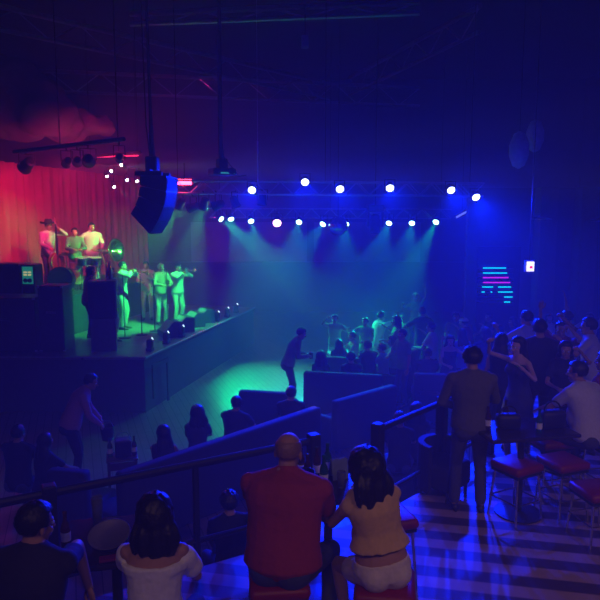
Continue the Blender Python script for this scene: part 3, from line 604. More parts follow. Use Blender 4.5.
def hairmesh(R, style, col, cname, hm, fine=False):
    if style == 'bald': col = (.26, .14, .09); cname = 'stubble'
    hmt = mat('hair_%s' % cname, col, .45, var=.3, scale=60, bump=.3)
    n, m = 40, 26; vs = []; thick = {'bald': .003, 'short': .020, 'long': .026, 'bob': .040, 'bun': .016, 'curly': .030, 'cap': .01, 'hat': .012}[style]
    rz = random.random()*9
    for j in range(m+1):
        for i in range(n):
            t, a = PI*j/m, 2*PI*i/n; d = V((math.sin(t)*math.sin(a), math.sin(t)*math.cos(a), math.cos(t)))
            face = min(1, max(0, (d.y-.30)/.15))*min(1, max(0, (.58-d.z)/.16)); low = min(1, max(0, (-.56-d.z)/.14)); tap = 1-.62*min(1, max(0, (.25-d.z)/.8))
            side = min(1, max(0, (-.12-d.z)/.12))*min(1, max(0, (d.y+.25)/.25))*(style in ('bald', 'short', 'cap', 'hat', 'bun', 'curly'))
            top_bald = min(1, max(0, (d.z-.45)/.3)) if style == 'bald' else 0
            k = max(face, low if style not in ('long', 'bob') else 0, side, top_bald); nz = mnoise.noise(d*6+V((rz, 0, 0)))
            e = thick*(1+.45*nz)*(tap if style not in ('long', 'bob') else 1)*(1-k)-.02*k; q = V((d.x*(.077+e), -.012+d.y*(.095+e), .026+d.z*(.091+e*1.1))); vs.append(hm @ q)
    fs = [(j*n+i, j*n+(i+1) % n, (j+1)*n+(i+1) % n, (j+1)*n+i) for j in range(m) for i in range(n)]
    mb = MB().add(vs, fs)
    if style in ('long', 'bob'):
        L = {'long': .40, 'bob': .24}[style]; rg = []
        for k in range(10):
            u = k/9; z = .075-u*(L+.015); big = 1.25 if style == 'bob' else 1.0; w = (.055+.075*big*math.sin(min(1, u*1.5)*PI/2)-.03*max(0, u-.75)*4*.6); y = -.03-.05*min(1, u*2)-.02*u
            rg.append((V((0, y, z)), V((1, 0, 0)), V((0, 1, 0)), w, .062-.022*u))
        b = MB().loft(rg, 36)
        for i, v in enumerate(b.v):
            a = i % 36; v.x *= 1+.06*math.sin(a*2.1+rz); v.y += .010*math.sin(a*1.7+rz)
            if i >= 36*9: v.z += .035*math.sin(a*2.3+rz)
        b.xf(hm); mb.add(b.v, b.f)
    if style == 'bun': mb.ball(hm @ V((0, -.11, .07)), (.05, .05, .05))
    ho = mb.build('hair', hmt, R, True)
    if style in ('long', 'bob'): remesh(ho, .011 if fine else .018, 3, 0)
    if style == 'hat':
        b = MB().lathe([(.20, .0), (.205, .012), (.10, .01), (.092, .09), (.075, .125), (.03, .115), (.001, .11)], (0, -.01, .075), (0, 0, 1), 28)
        for v in b.v:
            if abs(v.x) > .12: v.z += (abs(v.x)-.12)*.55
        b.xf(hm).build('hat', CL['black'], R, True)
    if style == 'cap': MB().loft([((0, -.01, .06), (1, 0, 0), (0, 1, 0), .094, .113), ((0, -.01, .10), (1, 0, 0), (0, 1, 0), .085, .10), ((0, -.012, .125), (1, 0, 0), (0, 1, 0), .05, .06)], 24).xf(hm).build('cap', CL['white'], R, True)
def finish_people():
    bake_all()
    for body, parts, hm in JOBS:
        bm = bmesh.new(); bm.from_mesh(body.data)
        for k, mm, mir in parts:
            n0 = len(bm.verts); f0 = len(bm.faces); bm.from_mesh(PROTO[k]); bm.verts.ensure_lookup_table(); bm.faces.ensure_lookup_table()
            for v in bm.verts[n0:]: v.co = mm @ v.co
            if mir: bmesh.ops.reverse_faces(bm, faces=bm.faces[f0:])
            for q in bm.faces[f0:]: q.material_index = 0
        for c, r, mi in [((s*.030, .079, .006), .0125, 1) for s in (-1, 1)]+[((s*.0305, .0865, .006), .0062, 2) for s in (-1, 1)]+[((0, .0835, -.066), (.023, .008, .005), 3), ((0, .082, -.074), (.019, .008, .006), 3)]:
            rr = r if isinstance(r, tuple) else (r, r, r); b = MB().ball(c, rr, n=10, m=8).xf(hm); vv = [bm.verts.new(v) for v in b.v]
            for q in b.f: fc = bm.faces.new([vv[i] for i in q]); fc.material_index = mi
        bm.normal_update(); bm.to_mesh(body.data); bm.free()
        for q in body.data.polygons: q.use_smooth = True
        body.data.name = 'body'
    JOBS.clear()
def at_head(px, py, ztop): p = pz(px, py, ztop); return p
def stand(label, px, py, fl, H=1.72, rz=0, **k):
    p = pz(px, py, fl+H*1.01); return person(label, (p.x, p.y, fl), math.radians(rz), H, **k)
def sit(label, px, py, fl, H=1.72, rz=0, seat=.45, **k):
    ln = k.get('lean', 4); r = math.radians(rz); top = seat+.10*H/1.72+(.469*H)*math.cos(math.radians(ln)); d = .46*H*math.sin(math.radians(ln))
    p = pz(px, py, fl+top); return person(label, (p.x+math.sin(r)*d, p.y-math.cos(r)*d, fl), r, H, seat=seat, lean=ln, **{q: w for q, w in k.items() if q != 'lean'})
# ================================================================== FURNITURE AND PROPS
def railing(pts, label, posts, h=1.0, low=.28):
    o = V((pts[0].x, pts[0].y, 0)); t = thing('railing', label, 'railing', o); P = [V((p.x, p.y, 0))-o for p in pts]
    MB().tube([p+V((0, 0, h)) for p in P], .036, 10).build('handrail', BLACK, t); MB().tube([p+V((0, 0, low)) for p in P], .026, 8).build('bottom_rail', DARKMETAL, t)
    for k, big in posts:
        p = P[0].lerp(P[-1], k); r = .055 if big else .028; MB().box((p.x, p.y, (h+(.07 if big else 0))/2), (r*2, r*2, h+(.07 if big else 0)), math.atan2(P[-1].y, P[-1].x), bev=.012).build('post', BLACK, t)
    return t
railing([eL, edgeL, edgeR], 'long dark railing behind the tables on this side of the steps', [(0, 1), (.36, 0), (.685, 1), (.84, 0), (.995, 1)])
railing([rR0, rR1, eR2], 'short dark railing on the other side of the steps, by the standing man', [(.005, 1), (.5, 1), (.995, 1)])
def stool(x, y, rz, label, h=.70, group='red stools on the terrace'):
    t = thing('bar_stool', label, 'stool', (x, y, 0), rz, group)
    MB().box((0, 0, h-.045), (.40, .40, .09), bev=.035).build('seat', REDVINYL, t, True); MB().box((0, 0, h-.10), (.36, .36, .03)).build('seat_frame', DARKMETAL, t)
    for sx in (-1, 1):
        for sy in (-1, 1): MB().tube([(sx*.15, sy*.15, h-.09), (sx*.19, sy*.19, .0)], .012, 8).build('leg', CHROME, t)
    mb = MB(); q = .178; mb.tube([(-q, -q, .22), (q, -q, .22), (q, q, .22), (-q, q, .22), (-q, -q, .22)], .009, 6); mb.build('foot_rest', CHROME, t); return t
def pub_table(x, y, rz, label, h=1.02, w=.6, d=.6):
    t = thing('pub_table', label, 'table', (x, y, 0), rz)
    MB().box((0, 0, h-.02), (w, d, .04), bev=.012).build('table_top', mat('table_laminate', (.03, .02, .018), .25), t); MB().lathe([(.035, .02), (.035, h-.05), (.1, h-.04)], n=14).build('column', DARKMETAL, t)
    MB().lathe([(.25, 0), (.25, .015), (.05, .03)], n=24).build('base', DARKMETAL, t); return t
def bottle(loc, m, label, h=.24, group=None, cat='bottle'):
    t = thing('beer_bottle', label, cat, loc, 0, group); k = h/.24
    gb = MB().lathe([(.028*k, 0), (.031*k, .01*k), (.031*k, .13*k), (.024*k, .16*k), (.0135*k, .18*k), (.0125*k, .225*k), (.015*k, .228*k), (.015*k, .24*k), (.001, .24*k)], n=16).build('glass_body', m, t, True)
    MB().lathe([(.0316*k, .045*k), (.0316*k, .105*k)], n=16).build('paper_label', PAPER, gb); return t
def tumbler(loc, label, h=.13, r=.036, group=None):
    o = MB().lathe([(r*.8, 0), (r, h), (r*.93, h), (r*.74, .012), (.001, .012)], n=18).build('drinking_glass', GLASSM, loc=loc, smooth=True); return tag(o, label, 'glass', group)
# -- tables and seats of the two couples
CT = (.23, 4.78); pub_table(CT[0], CT[1], .1, 'dark pub table between the couple and the railing end')
SH = .76
SM = pz(283, 574, SH); SW = pz(382, 580, SH)
stool(SM.x-.03, SM.y, .1, 'red bar stool under the big man in the red polo', SH); stool(SW.x+.02, SW.y, -.15, 'red bar stool under the woman in the yellow crop top', SH)
stool(.74, 4.95, .3, 'red bar stool mostly hidden beyond the woman in yellow')
TL = (-1.24, 3.93); pub_table(TL[0], TL[1], .2, 'dark pub table in front of the woman in the white blouse', w=.68, d=.66)
stool(-.83, 3.33, .1, 'red bar stool hidden under the woman in the white blouse'); stool(-1.45, 3.15, -.2, 'red bar stool hidden under the man in the dark striped shirt')
p = (-1.25, 3.84, 1.02)
t = thing('ice_bowl', 'wide pale grey round bowl tipped towards the camera on the dark table', 'bowl', (p[0], p[1], 1.075), 0)
mb = MB().lathe([(.06, -.045), (.10, -.03), (.132, .02), (.136, .03), (.127, .025), (.10, .0), (.001, -.012)], n=30).xf(M.Rotation(math.radians(17), 4, 'X')); mb.build('bowl_body', mat('grey_melamine', (.17, .15, .15), .45), t, True)
o = MB().box((0, 0, .012), (.16, .06, .02), .3, bev=.006).build('cigarette_box', REDVINYL, loc=(-1.18, 3.66, 1.02)); tag(o, 'red box lying in front of the grey bowl', 'box')
tumbler((-1.42, 4.12, 1.02), 'tall clear empty glass behind the grey bowl', .20, .04); tumbler((-1.05, 4.17, 1.02), 'small clear glass with a napkin beside the dark haired woman', .11)
o = MB().prism([(-.04, 0, 0), (.03, 0, .01), (.045, 0, .07), (.0, 0, .11), (-.05, 0, .06)], (0, -.008, 0), (0, .012, 0)).build('paper_napkin', PAPER, loc=(-1.05, 4.15, 1.10)); tag(o, 'white folded napkin sticking out of the small glass', 'napkin')
bottle((-1.53, 3.82, 1.02), BROWNGLASS, 'brown beer bottle beside the dark striped man', group='bottles on the tables of the two couples')
t = thing('ashtray', 'round dark ashtray with a crumpled paper behind the grey bowl', 'ashtray', (-1.27, 4.0, 1.02)); MB().lathe([(.07, 0), (.08, .035), (.072, .035), (.06, .012), (.001, .012)], n=20).build('dish', BLACK, t); MB().ball((.0, 0, .035), (.03, .025, .02), n=8, m=6).build('crumpled_paper', PAPER, t)
for i in range(3): tag(MB().lathe([(.02, 0), (.03, .05), (.028, .05), (.018, .006), (.001, .006)], n=14).build('shot_glass', GLASSM, loc=(-1.10+.07*i, 3.74+.02*i, 1.02), smooth=True), ('small shot glass right by the red box', 'small shot glass in the middle of three before the grey bowl', 'small shot glass of three closest to the white blouse')[i], 'glass', 'shot glasses by the grey bowl')
for i, (dx, dy, m, lab, h) in enumerate(((-.17, .02, BROWNGLASS, 'brown beer bottle closest to the big man in red', .25), (-.09, .14, BROWNGLASS, 'brown beer bottle farther back on the couple table beside the post', .26), (-.04, -.06, GREENGLASS, 'green beer bottle in the middle of the couple table', .27), (-.22, .17, BROWNGLASS, 'brown beer bottle behind the red shoulder on the couple table', .24), (.0, .2, GREENGLASS, 'green beer bottle at the far edge of the couple table', .27))):
    bottle((CT[0]+dx, CT[1]+dy, 1.02), m, lab, h, 'bottles on the tables of the two couples')
t = thing('menu_card', 'pale folded menu card standing upright on the couple table', 'menu', (CT[0]+.09, CT[1]+.14, 1.02), .35); MB().box((0, .03, .08), (.14, .004, .17), rx=.2).box((0, -.03, .08), (.14, .004, .17), rx=-.2).build('card', mat('menu_print', (.14, .19, .24), .7), t)
tumbler((CT[0]+.10, CT[1]-.05, 1.02), 'clear glass by the hand of the woman in yellow')
t = thing('bucket', 'black bottle bucket on the couple table by the red shoulder', 'bucket', (CT[0]-.2, CT[1]-.12, 1.02)); MB().lathe([(.07, 0), (.09, .16), (.085, .16), (.065, .01), (.001, .01)], n=20).build('bucket_body', BLACK, t)
# -- tub chair by the steps, tables and stools at the right
def tub_chair(x, y, z, rz, label, w=.72, h=.72, group=None, m=NAVYVINYL):
    t = thing('tub_chair', label, 'armchair', (x, y, z), rz, group); MB().box((0, 0, .26), (w*.8, w*.74, .30), bev=.05).build('seat', m, t, True)
    mb = MB(); n = 14; pts = []
    for i in range(n+1): a = PI+PI*i/n; pts.append((math.cos(a)*w/2, math.sin(a)*w/2*1.0, 0))
    inn = [(p[0]*.76, p[1]*.76, 0) for p in pts][::-1]; mb.prism(pts+inn, (0, 0, .08), (0, 0, h)); mb.build('backrest', m, t)
    for sx in (-1, 1):
        for sy in (-1, 1): MB().tube([(sx*w*.3, sy*w*.3, 0), (sx*w*.3, sy*w*.3, .12)], .02, 6).build('leg', DARKMETAL, t)
    return t
c = pz(443, 493, 0); tub_chair(c.x, c.y, 0, -2.4, 'dark tub chair on the terrace next to the standing man', .6, .62)
for i, (px, py, rz, h, lab) in enumerate(((517, 461, .5, .62, 'red stool just beyond the standing man'), (563, 458, .35, .62, 'red stool under the dark table of the man in the pale shirt'), (598, 486, .2, .55, 'red stool cut off by the picture edge, lowest of the row'), (550, 437, .2, .66, 'red stool under the seated man in the pale shirt'), (607, 438, .2, .66, 'red stool under the person in the wine red shirt'))):
    c = pz(px, py, h); stool(c.x, c.y, rz, lab, h)
c = pz(522, 428, .95); RT = (c.x, c.y); pub_table(RT[0], RT[1], .2, 'dark pub table covered with bags and bottles past the standing man', .95, 1.0, .6)
for i, (dx, dy, m, lab) in enumerate(((-.38, -.05, BROWNGLASS, 'beer bottle at the end of the bag table beside the standing man'), (.12, -.15, GREENGLASS, 'bottle with a bright label in front of the dark bags'), (-.12, .18, BROWNGLASS, 'beer bottle behind the first dark bag'))): bottle((RT[0]+dx, RT[1]+dy, .95), m, lab, .25, 'bottles on the bag table')
for i, (dx, dy, w, h, lab) in enumerate(((-.15, 0, .26, .2, 'black handbag on the table beside the beer bottle'), (.32, .02, .28, .24, 'larger black handbag on the table beside the pale shirted man'))):
    t = thing('handbag', lab, 'bag', (RT[0]+dx, RT[1]+dy, .95), .2*i); MB().box((0, 0, h*.4), (w, .14, h*.8), bev=.04).build('bag_body', BLACK, t, True)
    MB().tube([(w*.35*math.cos(a), 0, h*.75+h*.45*math.sin(a)) for a in [PI*k/8 for k in range(9)]], .01, 6).build('handle', BLACK, t)
# -- sofas and bench of the lower floor
def sofa(a, b, z, label, h=.9, depth=.75, m=NAVYVINYL, cat='sofa', name='sofa', arms=True):
    """back runs from a to b, seen from behind; the seat lies on its far side (left of a->b turned)"""
    a, b = V((a.x, a.y, 0)), V((b.x, b.y, 0)); d = b-a; L = d.length; t = thing(name, label, cat, (a.x, a.y, z), math.atan2(d.y, d.x))
    MB().box((L/2, .09, h/2+.04), (L, .18, h-.08), bev=.045).build('backrest', m, t, True); n = max(1, round(L/.7))
    for k in range(n): MB().box((L*(k+.5)/n, .18+depth*.45, .36), (L/n-.015, depth*.85, .17), bev=.04).build('seat_cushion', m, t, True)
    MB().box((L/2, .18+depth*.42, .17), (L*.98, depth*.8, .22)).build('plinth', BLACK, t)
    if arms:
        for x in (.07, L-.07): MB().box((x, .16+depth*.45, .34), (.14, depth*.9, .56), bev=.045).build('armrest', m, t, True)
    for x in (.08, L-.08):
        for y in (.08, depth*.8): MB().box((x, y, .03), (.05, .05, .07)).build('leg', DARKMETAL, t)
    return t
bz = .20
sofa(pz(122, 475, bz), pz(322, 407, bz), FL, 'long dark bench whose back runs just below the railing', 1.06, .7, name='bench', cat='bench', arms=False)
sofa(pz(238, 391, .06), pz(288, 394, .06), FL, 'low dark sofa back just before the bending waiter', .92)
sofa(pz(303, 372, .14), pz(382, 376, .14), FL, 'dark sofa with two heads showing over its straight back', 1.0)
sofa(pz(405, 358, .2), pz(419, 348, .3), FL, 'tall dark booth back standing beyond the two seated couples', 1.15)
a, b = pz(338, 402, .1), pz(398, 385, .1); sofa(a, b, FL, 'dark sofa set at an angle just before the straight backed one', .96)
a, b = pz(322, 357, .12), pz(360, 359, .12); sofa(a, b, FL, 'farther dark sofa with one long haired head above it', .98)
a, b = pz(414, 374, .18), pz(447, 375, .18); sofa(a, b, FL, 'dark armchair with glasses on a table behind it', 1.04)
a, b = pz(44, 471, .12), pz(84, 474, .12); sofa(a, b, FL, 'short dark bench end under the two shadowy seated people', .98, name='bench', cat='bench', arms=False)
# low service table with bucket and bottles
c = pz(122, 455, -.12); t = thing('side_table', 'small dark side table beside the waiter in the checked shirt', 'table', (c.x, c.y, FL), .3)
MB().box((0, 0, .72), (.42, .36, .03), bev=.01).build('table_top', DARKWOOD, t)
for sx in (-1, 1):
    for sy in (-1, 1): MB().box((sx*.18, sy*.15, .355), (.035, .035, .71)).build('leg', DARKWOOD, t)
MB().box((0, -.165, .64), (.4, .02, .1)).build('apron', DARKWOOD, t)
zt = FL+.736; t = thing('bucket', 'dark square ice bucket on the side table', 'bucket', (c.x+.02, c.y, zt), .3); MB().box((0, 0, .12), (.22, .2, .24), bev=.02).build('bucket_body', BLACK, t); MB().tube([(-.1, 0, .24), (-.06, 0, .33), (.06, 0, .33), (.1, 0, .24)], .007, 6).build('handle', STEEL, t)
bottle((c.x-.15, c.y-.05, zt), GREENGLASS, 'bottle standing on the side table on the waiter side of the bucket', .27); bottle((c.x+.17, c.y+.02, zt), BROWNGLASS, 'bottle standing on the side table on the far side of the bucket', .27)
c = pz(347, 352, -.15); t = thing('cocktail_table', 'low cocktail table with glowing glasses between the far guests', 'table', (c.x, c.y, FL)); MB().lathe([(.5, .68), (.5, .71), (.001, .71)], n=28).build('table_top', PALEFABRIC, t); MB().lathe([(.04, .02), (.04, .68)], n=12).build('column', DARKMETAL, t); MB().lathe([(.24, 0), (.24, .02), (.001, .03)], n=20).build('base', DARKMETAL, t)
for i, (dx, dy) in enumerate(((-.25, -.1), (.0, .2), (.28, -.12), (.05, -.25))): tumbler((c.x+dx, c.y+dy, FL+.71), ('glass on the low far table closest to the stage', 'glass at the back of the low far table', 'glass on the low far table closest to the man in the bright shirt', 'glass at the front of the low far table')[i], .16, .04, 'glasses on the far cocktail table')
c = pz(433, 389, -.15); t = thing('cocktail_table', 'low cocktail table with small glasses before the dark armchair', 'table', (c.x, c.y-.1, FL)); MB().box((0, 0, .69), (.6, .45, .03)).build('table_top', DARKWOOD, t); MB().lathe([(.035, .02), (.035, .68)], n=12).build('column', DARKMETAL, t); MB().lathe([(.2, 0), (.2, .02), (.001, .03)], n=20).build('base', DARKMETAL, t)
for i in range(4): tumbler((c.x-.17+.11*i, c.y-.1+.02*(i % 2), FL+.705), ('first', 'second', 'third', 'fourth')[i]+' small glass in the row on the table before the dark armchair', .08, .03, 'small glasses in a row')
# ------------------------------------------------------------------ stage equipment
CAB = mat('speaker_cabinet', (.055, .055, .07), .45)
def pa(px, py, Y, w, h, d, z0, label, rz=0, stand_=True):
    p = pY(px, py, Y); t = thing('stage_speaker', label, 'speaker', (p.x, Y, ST), rz)
    MB().box((0, 0, z0+h/2), (w, d, h), bev=.03).build('cabinet', CAB, t); MB().box((d*0, -d/2-.005, z0+h/2), (w*.88, .012, h*.92), bev=.005).build('grille', GRILLE, t)
    if z0 > .1: MB().box((0, 0, z0/2), (w*.9, d*.9, z0), bev=.01).build('sub_cabinet', mat('green_grey_case', (.12, .14, .13), .6), t)
    return t
pa(103, 300, 13.3, .58, .82, .5, .70, 'dark loudspeaker on a case at the stage corner', .25)
def case(px0, px1, pyt, Y, z0, label, m=CAB, d=.6, rz=0, name='flight_case'):
    a, b = pY(px0, pyt, Y), pY(px1, pyt, Y); w = b.x-a.x; h = a.z-z0; t = thing(name, label, 'equipment case', ((a.x+b.x)/2, Y+d/2, z0), rz)
    cb = MB().box((0, 0, h/2), (w, d, h), bev=.02).build('case_body', m, t); mb = MB()
    for x in (-1, 1):
        for z in (.02, h-.02): mb.box((x*(w/2-.02), -d/2+.01, z), (.05, .03, .05), bev=.008)
    mb.build('corner', STEEL, cb); MB().box((0, -d/2-.008, h*.6), (min(.2, w*.4), .012, .05)).build('handle', STEEL, cb); return t
case(37, 62, 286, 13.0, ST, 'tall dark flight case between the loudspeaker and the low wide case')
case(-28, 34, 298, 13.0, ST, 'wide dark flight case cut off by the picture edge at the stage end', d=.8)
case(-20, 20, 264, 14.3, ST, 'dark amplifier stack behind the wide flight case')
p = pY(28, 297, 14.2); t = thing('amplifier_rack', 'amplifier rack with green stage light put into its front panel as a glow', 'amplifier', (p.x, 14.2, ST)); hz_ = pY(28, 265, 14.2).z-ST
MB().box((0, .3, hz_/2), (.30, .5, hz_), bev=.02).build('rack_case', CAB, t); MB().box((0, .045, hz_-.24), (.24, .02, .40)).build('front_panel', mat('panel_painted_glow', (.45, .5, .45), .5, 0, (.02, .6, .32), .28), t)  # green stage light falling on the panel is put in as emission
for k in range(4): MB().box((-.05+.10*(k % 2), .03, hz_-.17-.06*(k//2)), (.07, .012, .03)).build('lit_meter', emat('amber_meter', (1, .8, .3), .6), t)
for x in (0, 1): MB().lathe([(.05, 0), (.05, .02), (.001, .02)], (-.05+.1*x, .035, hz_-.36), (0, -1, 0), 12).build('knob', BLACK, t)
def wedge(p, rz, label):
    t = thing('stage_monitor', label, 'speaker', p, rz, 'wedge monitors along the stage front'); w = .56
    MB().prism([(-w/2, -.22, 0), (-w/2, .24, 0), (-w/2, .24, .12), (-w/2, -.02, .38), (-w/2, -.22, .36)], (0, 0, 0), (w, 0, 0)).build('cabinet', CAB, t)
    MB().prism([(-w*.46, .225, .14), (-w*.46, -.01, .375), (-w*.46, .0, .385), (-w*.46, .235, .15)], (0, 0, 0), (w*.92, 0, 0)).build('grille', mat('grey_grille', (.42, .42, .44), .5, .2, scale=100), t)
wr = math.atan2(sn.y, sn.x)-PI/2
for i in range(4):
    c = sC+sd*(2.3+.72*i)+sn*.5; wedge((c.x, c.y, ST), wr+.75, ('stage monitor wedge closest to the stage corner', 'second stage monitor wedge from the stage corner', 'third stage monitor wedge from the stage corner', 'fourth stage monitor wedge, deepest along the stage edge')[i])
for i, (k, lab) in enumerate(((.55, 'small floor light closest to the stage corner'), (1.35, 'second small floor light from the stage corner'), (2.2, 'small floor light in front of the first stage monitor'), (4.6, 'first of three floor lights at the deep end of the stage'), (5.4, 'second of three floor lights at the deep end of the stage'), (6.2, 'last floor light at the deep end of the stage'))):
    c = sC+sd*k+sn*.16; t = thing('floor_light', lab, 'stage light', (c.x, c.y, ST), wr, 'small lights on the stage edge'); MB().box((0, 0, .04), (.16, .14, .08), bev=.02).build('base', BLACK, t)
    MB().box((0, 0, .17), (.14, .13, .2), bev=.04).build('housing', BLACK, t); MB().lathe([(.035, 0), (.03, .012), (.001, .015)], (.072, -.02, .26), (.5, -.6, .4), 12).build('lens', emat('pale_lens', (.7, .9, 1), 3), t)
def mic_stand(p, label, h=1.45, boom=None):
    t = thing('microphone_stand', label, 'microphone stand', p, 0, 'microphone stands on the stage'); MB().lathe([(.14, 0), (.14, .015), (.02, .03)], n=18).build('base', DARKMETAL, t); MB().tube([(0, 0, .02), (0, 0, h)], .012, 7).build('pole', DARKMETAL, t)
    b = V(boom or (.06, 0, .05)); MB().tube([(0, 0, h), V((0, 0, h))+b], .009, 6).build('boom', DARKMETAL, t); MB().lathe([(.012, -.12), (.016, 0), (.026, .02), (.026, .05), (.001, .07)], V((0, 0, h))+b, b, 12).build('microphone', STEEL, t); return t
for px, py, lab, h in ((142, 335, 'microphone stand in front of the singer in the green lit shirt', 1.5), (155, 331, 'microphone stand between the singer and the stage monitors', 1.3), (125, 338, 'microphone stand beside the first trumpet player', 1.5), (168, 325, 'microphone stand before the last trumpet player', 1.5)):
    c = pz(px, py, ST); mic_stand((c.x, c.y, ST), lab, h, (-.15, .1, .03))
# drums on the riser
HEADM = mat('drum_head', (.5, .48, .45), .6); SHELL = mat('drum_shell', (.28, .3, .32), .3, .4)
def drum(name, loc, r, h, label, tilt=0, sh=SHELL, legs=True, hd=None, group='percussion on the riser', stand_h=.7):
    t = thing(name, label, 'drum', loc, random.random(), group); R = M.Rotation(tilt, 4, 'X'); T = M.Translation((0, 0, stand_h))
    shl = MB().lathe([(r, -h), (r, 0)], n=24).xf(T @ R).build('shell', sh, t); MB().lathe([(r*1.0, 0), (r*1.04, 0), (r*1.04, .02), (r*.98, .02), (r*.98, .008), (.001, .008)], n=24).xf(T @ R).build('drum_head', hd or HEADM, t); MB().lathe([(r*1.03, -h*.3), (r*1.03, -h*.3+.015)], n=24).xf(T @ R).build('hoop', CHROME, shl)
    if legs:
        for k in range(3): a = 2*PI*k/3+.5; MB().tube([(math.cos(a)*r*.5, math.sin(a)*r*.5, stand_h-h*.8), (math.cos(a)*r*1.2, math.sin(a)*r*1.2, 0)], .011, 6).build('leg', CHROME, t)
    return t
def rz_at(px, Y): p = pY(px, 300, Y); return (p.x, Y, RI)
a = rz_at(78, 16.1); drum('conga_drum', a, .15, .55, 'conga drum before the small percussionist', 0, mat('yellow_wood', (.45, .25, .08), .35), stand_h=.72)
a = rz_at(84, 16.0); drum('timbale_drum', a, .17, .18, 'timbale drum just in front of the tall drummer', .1, CHROME, stand_h=.85)
a = rz_at(97, 16.1); drum('timbale_drum', a, .17, .18, 'timbale drum between the tall drummer and the big brass bell', .1, CHROME, stand_h=.85)
a = rz_at(61, 15.6); t = drum('bass_drum', a, .30, .42, 'large dark drum before the bass player', 1.5, BLACK, hd=BLACK, stand_h=.34)
for px, lab, hh in ((68, 'cymbal on a stand between the bass player and the small percussionist', .95), (101, 'cymbal on a stand beside the tall drummer', 1.05)):
    a = rz_at(px, 16.4); t = thing('cymbal', lab, 'cymbal', a, 0, 'percussion on the riser'); MB().tube([(0, 0, .2), (0, 0, hh)], .01, 6).build('pole', CHROME, t)
    for k in range(3): MB().tube([(0, 0, .3), (.22*math.cos(k*2.1), .22*math.sin(k*2.1), 0)], .009, 6).build('leg', CHROME, t)
    MB().lathe([(.2, -.015), (.06, .0), (.03, .02), (.001, .025), (.03, .017), (.06, -.004), (.2, -.019)], (0, 0, hh), (.1, -.2, 1), 24).build('disc', BRASS, t)
# ------------------------------------------------------------------ the band
def place_held(root, local): return root.matrix_world_l @ V(local)
def trumpet(loc, dirv, label):
    t = thing('trumpet', label, 'trumpet', loc, 0, 'trumpets of the band'); z = V(dirv).normalized(); u = V((0, 0, 1)); u = (u-z*u.dot(z)).normalized(); s = z.cross(u)
    MB().tube([V(), z*.34], [.007]*2, 8).build('leadpipe', BRASS, t); MB().lathe([(.007, 0), (.008, .18), (.014, .30), (.03, .38), (.062, .42), (.058, .42), (.026, .375), (.001, .3)], u*-.035+z*.10, z, 18).build('bell', BRASS, t)
    MB().tube([z*.34, z*.38-u*.02, z*.34-u*.05, z*.12-u*.05, z*.08-u*.02, z*.10-u*.035], .007, 8).build('tuning_slide', BRASS, t)
    for k in range(3): MB().tube([z*(.17+.03*k)-u*.09, z*(.17+.03*k)+u*.05], .012, 8).build('valve', CHROME, t)
    MB().lathe([(.012, -.02), (.006, .02)], V(), z, 10).build('mouthpiece', CHROME, t); return t
def world(R, p): return M.Translation(R.location) @ M.Rotation(R.rotation_euler.z, 4, 'Z') @ V(p)
def fwd(R, dz=0): r = R.rotation_euler.z; return V((-math.sin(r), math.cos(r), dz))
B = 'band members on the stage'
def onstage(label, px, py, H, rz, **k): return stand(label, px, py, ST, H, rz, group=B, **k)
p = pY(47, 222, 16.6); R, HC, A = person('musician in a dark hat with a double bass before the red curtain', (p.x, p.y, p.z-1.80), math.radians(-130), 1.78, arms=('bass', 'low'), top='shirt', topm='charro', botm='darkgrey', hair='hat', group=B, lean=6)
RB = p.z-1.80
struct('floor_riser_block', MB().box((p.x-.0, p.y+.1, (ST+RB)/2), (1.6, 1.3, RB-ST)), STAGEF)
q = world(R, (.02, .42, 0)); t = thing('double_bass', 'brown double bass held upright by the man in the hat', 'double bass', (q.x, q.y, RB), math.radians(-130))
pr = [(-.0, .08), (.16, .10), (.24, .2), (.25, .32), (.20, .45), (.145, .55), (.16, .66), (.19, .76), (.17, .88), (.09, .96), (.03, 1.0)]
ol = [(x, 0, z) for x, z in pr]+[(-x, 0, z) for x, z in pr[::-1][:-1]]
MB().prism(ol, (0, -.08, 0), (0, .08, 0)).build('bass_body', VARNISH, t); MB().tube([(0, .07, .95), (0, .05, 1.75)], [.028, .02], 8).build('neck', BLACK, t); MB().tube([(0, .05, 1.75), (0, 0, 1.9), (0, .05, 1.93)], [.025, .02, .025], 8).build('scroll', VARNISH, t); MB().box((0, .1, .45), (.12, .02, .1)).build('bridge', PAPER, t); MB().tube([(0, 0, .08), (0, 0, 0)], .008, 6).build('end_pin', CHROME, t)
for k in range(4): MB().tube([(-.02+.013*k, .11, .25), (-.02+.013*k, .112, .5), (-.012+.008*k, .075, 1.75)], .0025, 4).build('string', CHROME, t)
p = pY(74, 229, 16.15); person('small percussionist between the double bass and the tall drummer', (p.x, p.y, RI), math.radians(-150), (p.z-RI)*1.0, arms=('front', 'front'), top='shirt', topm='green', botm='grey', hair='short', group=B, lean=6)
p = pY(91, 224, 16.9); person('tall drummer in a bright green lit shirt, one arm out over the drums', (p.x, p.y, RI), math.radians(-150), (p.z-RI)*1.0, girth=1.12, arms=('low', 'side'), top='shirt', topm='charro', botm='charro', hair='short', group=B, lean=5)
R, HC, A = onstage('musician bearing the big brass bell behind the front players', 109, 268, 1.70, -110, arms=('low', 'front'), topm='charro', top='shirt', botm='charro')
bl = pY(116.5, 250, 16.6); c0 = world(R, (0, 0, 1.2)); t = thing('sousaphone', 'big brass sousaphone whose bell shines above the players', 'sousaphone', c0)
ax = V((.9, -.42, .12)).normalized(); bp_ = bl-c0
MB().lathe([(.05, -.42), (.07, -.25), (.12, -.12), (.21, -.04), (.31, 0), (.30, .004), (.2, -.03), (.11, -.1), (.001, -.2)], bp_, ax, 30).build('bell', BRASS, t, True)
x_ = V((.5, .85, 0)); lp = []
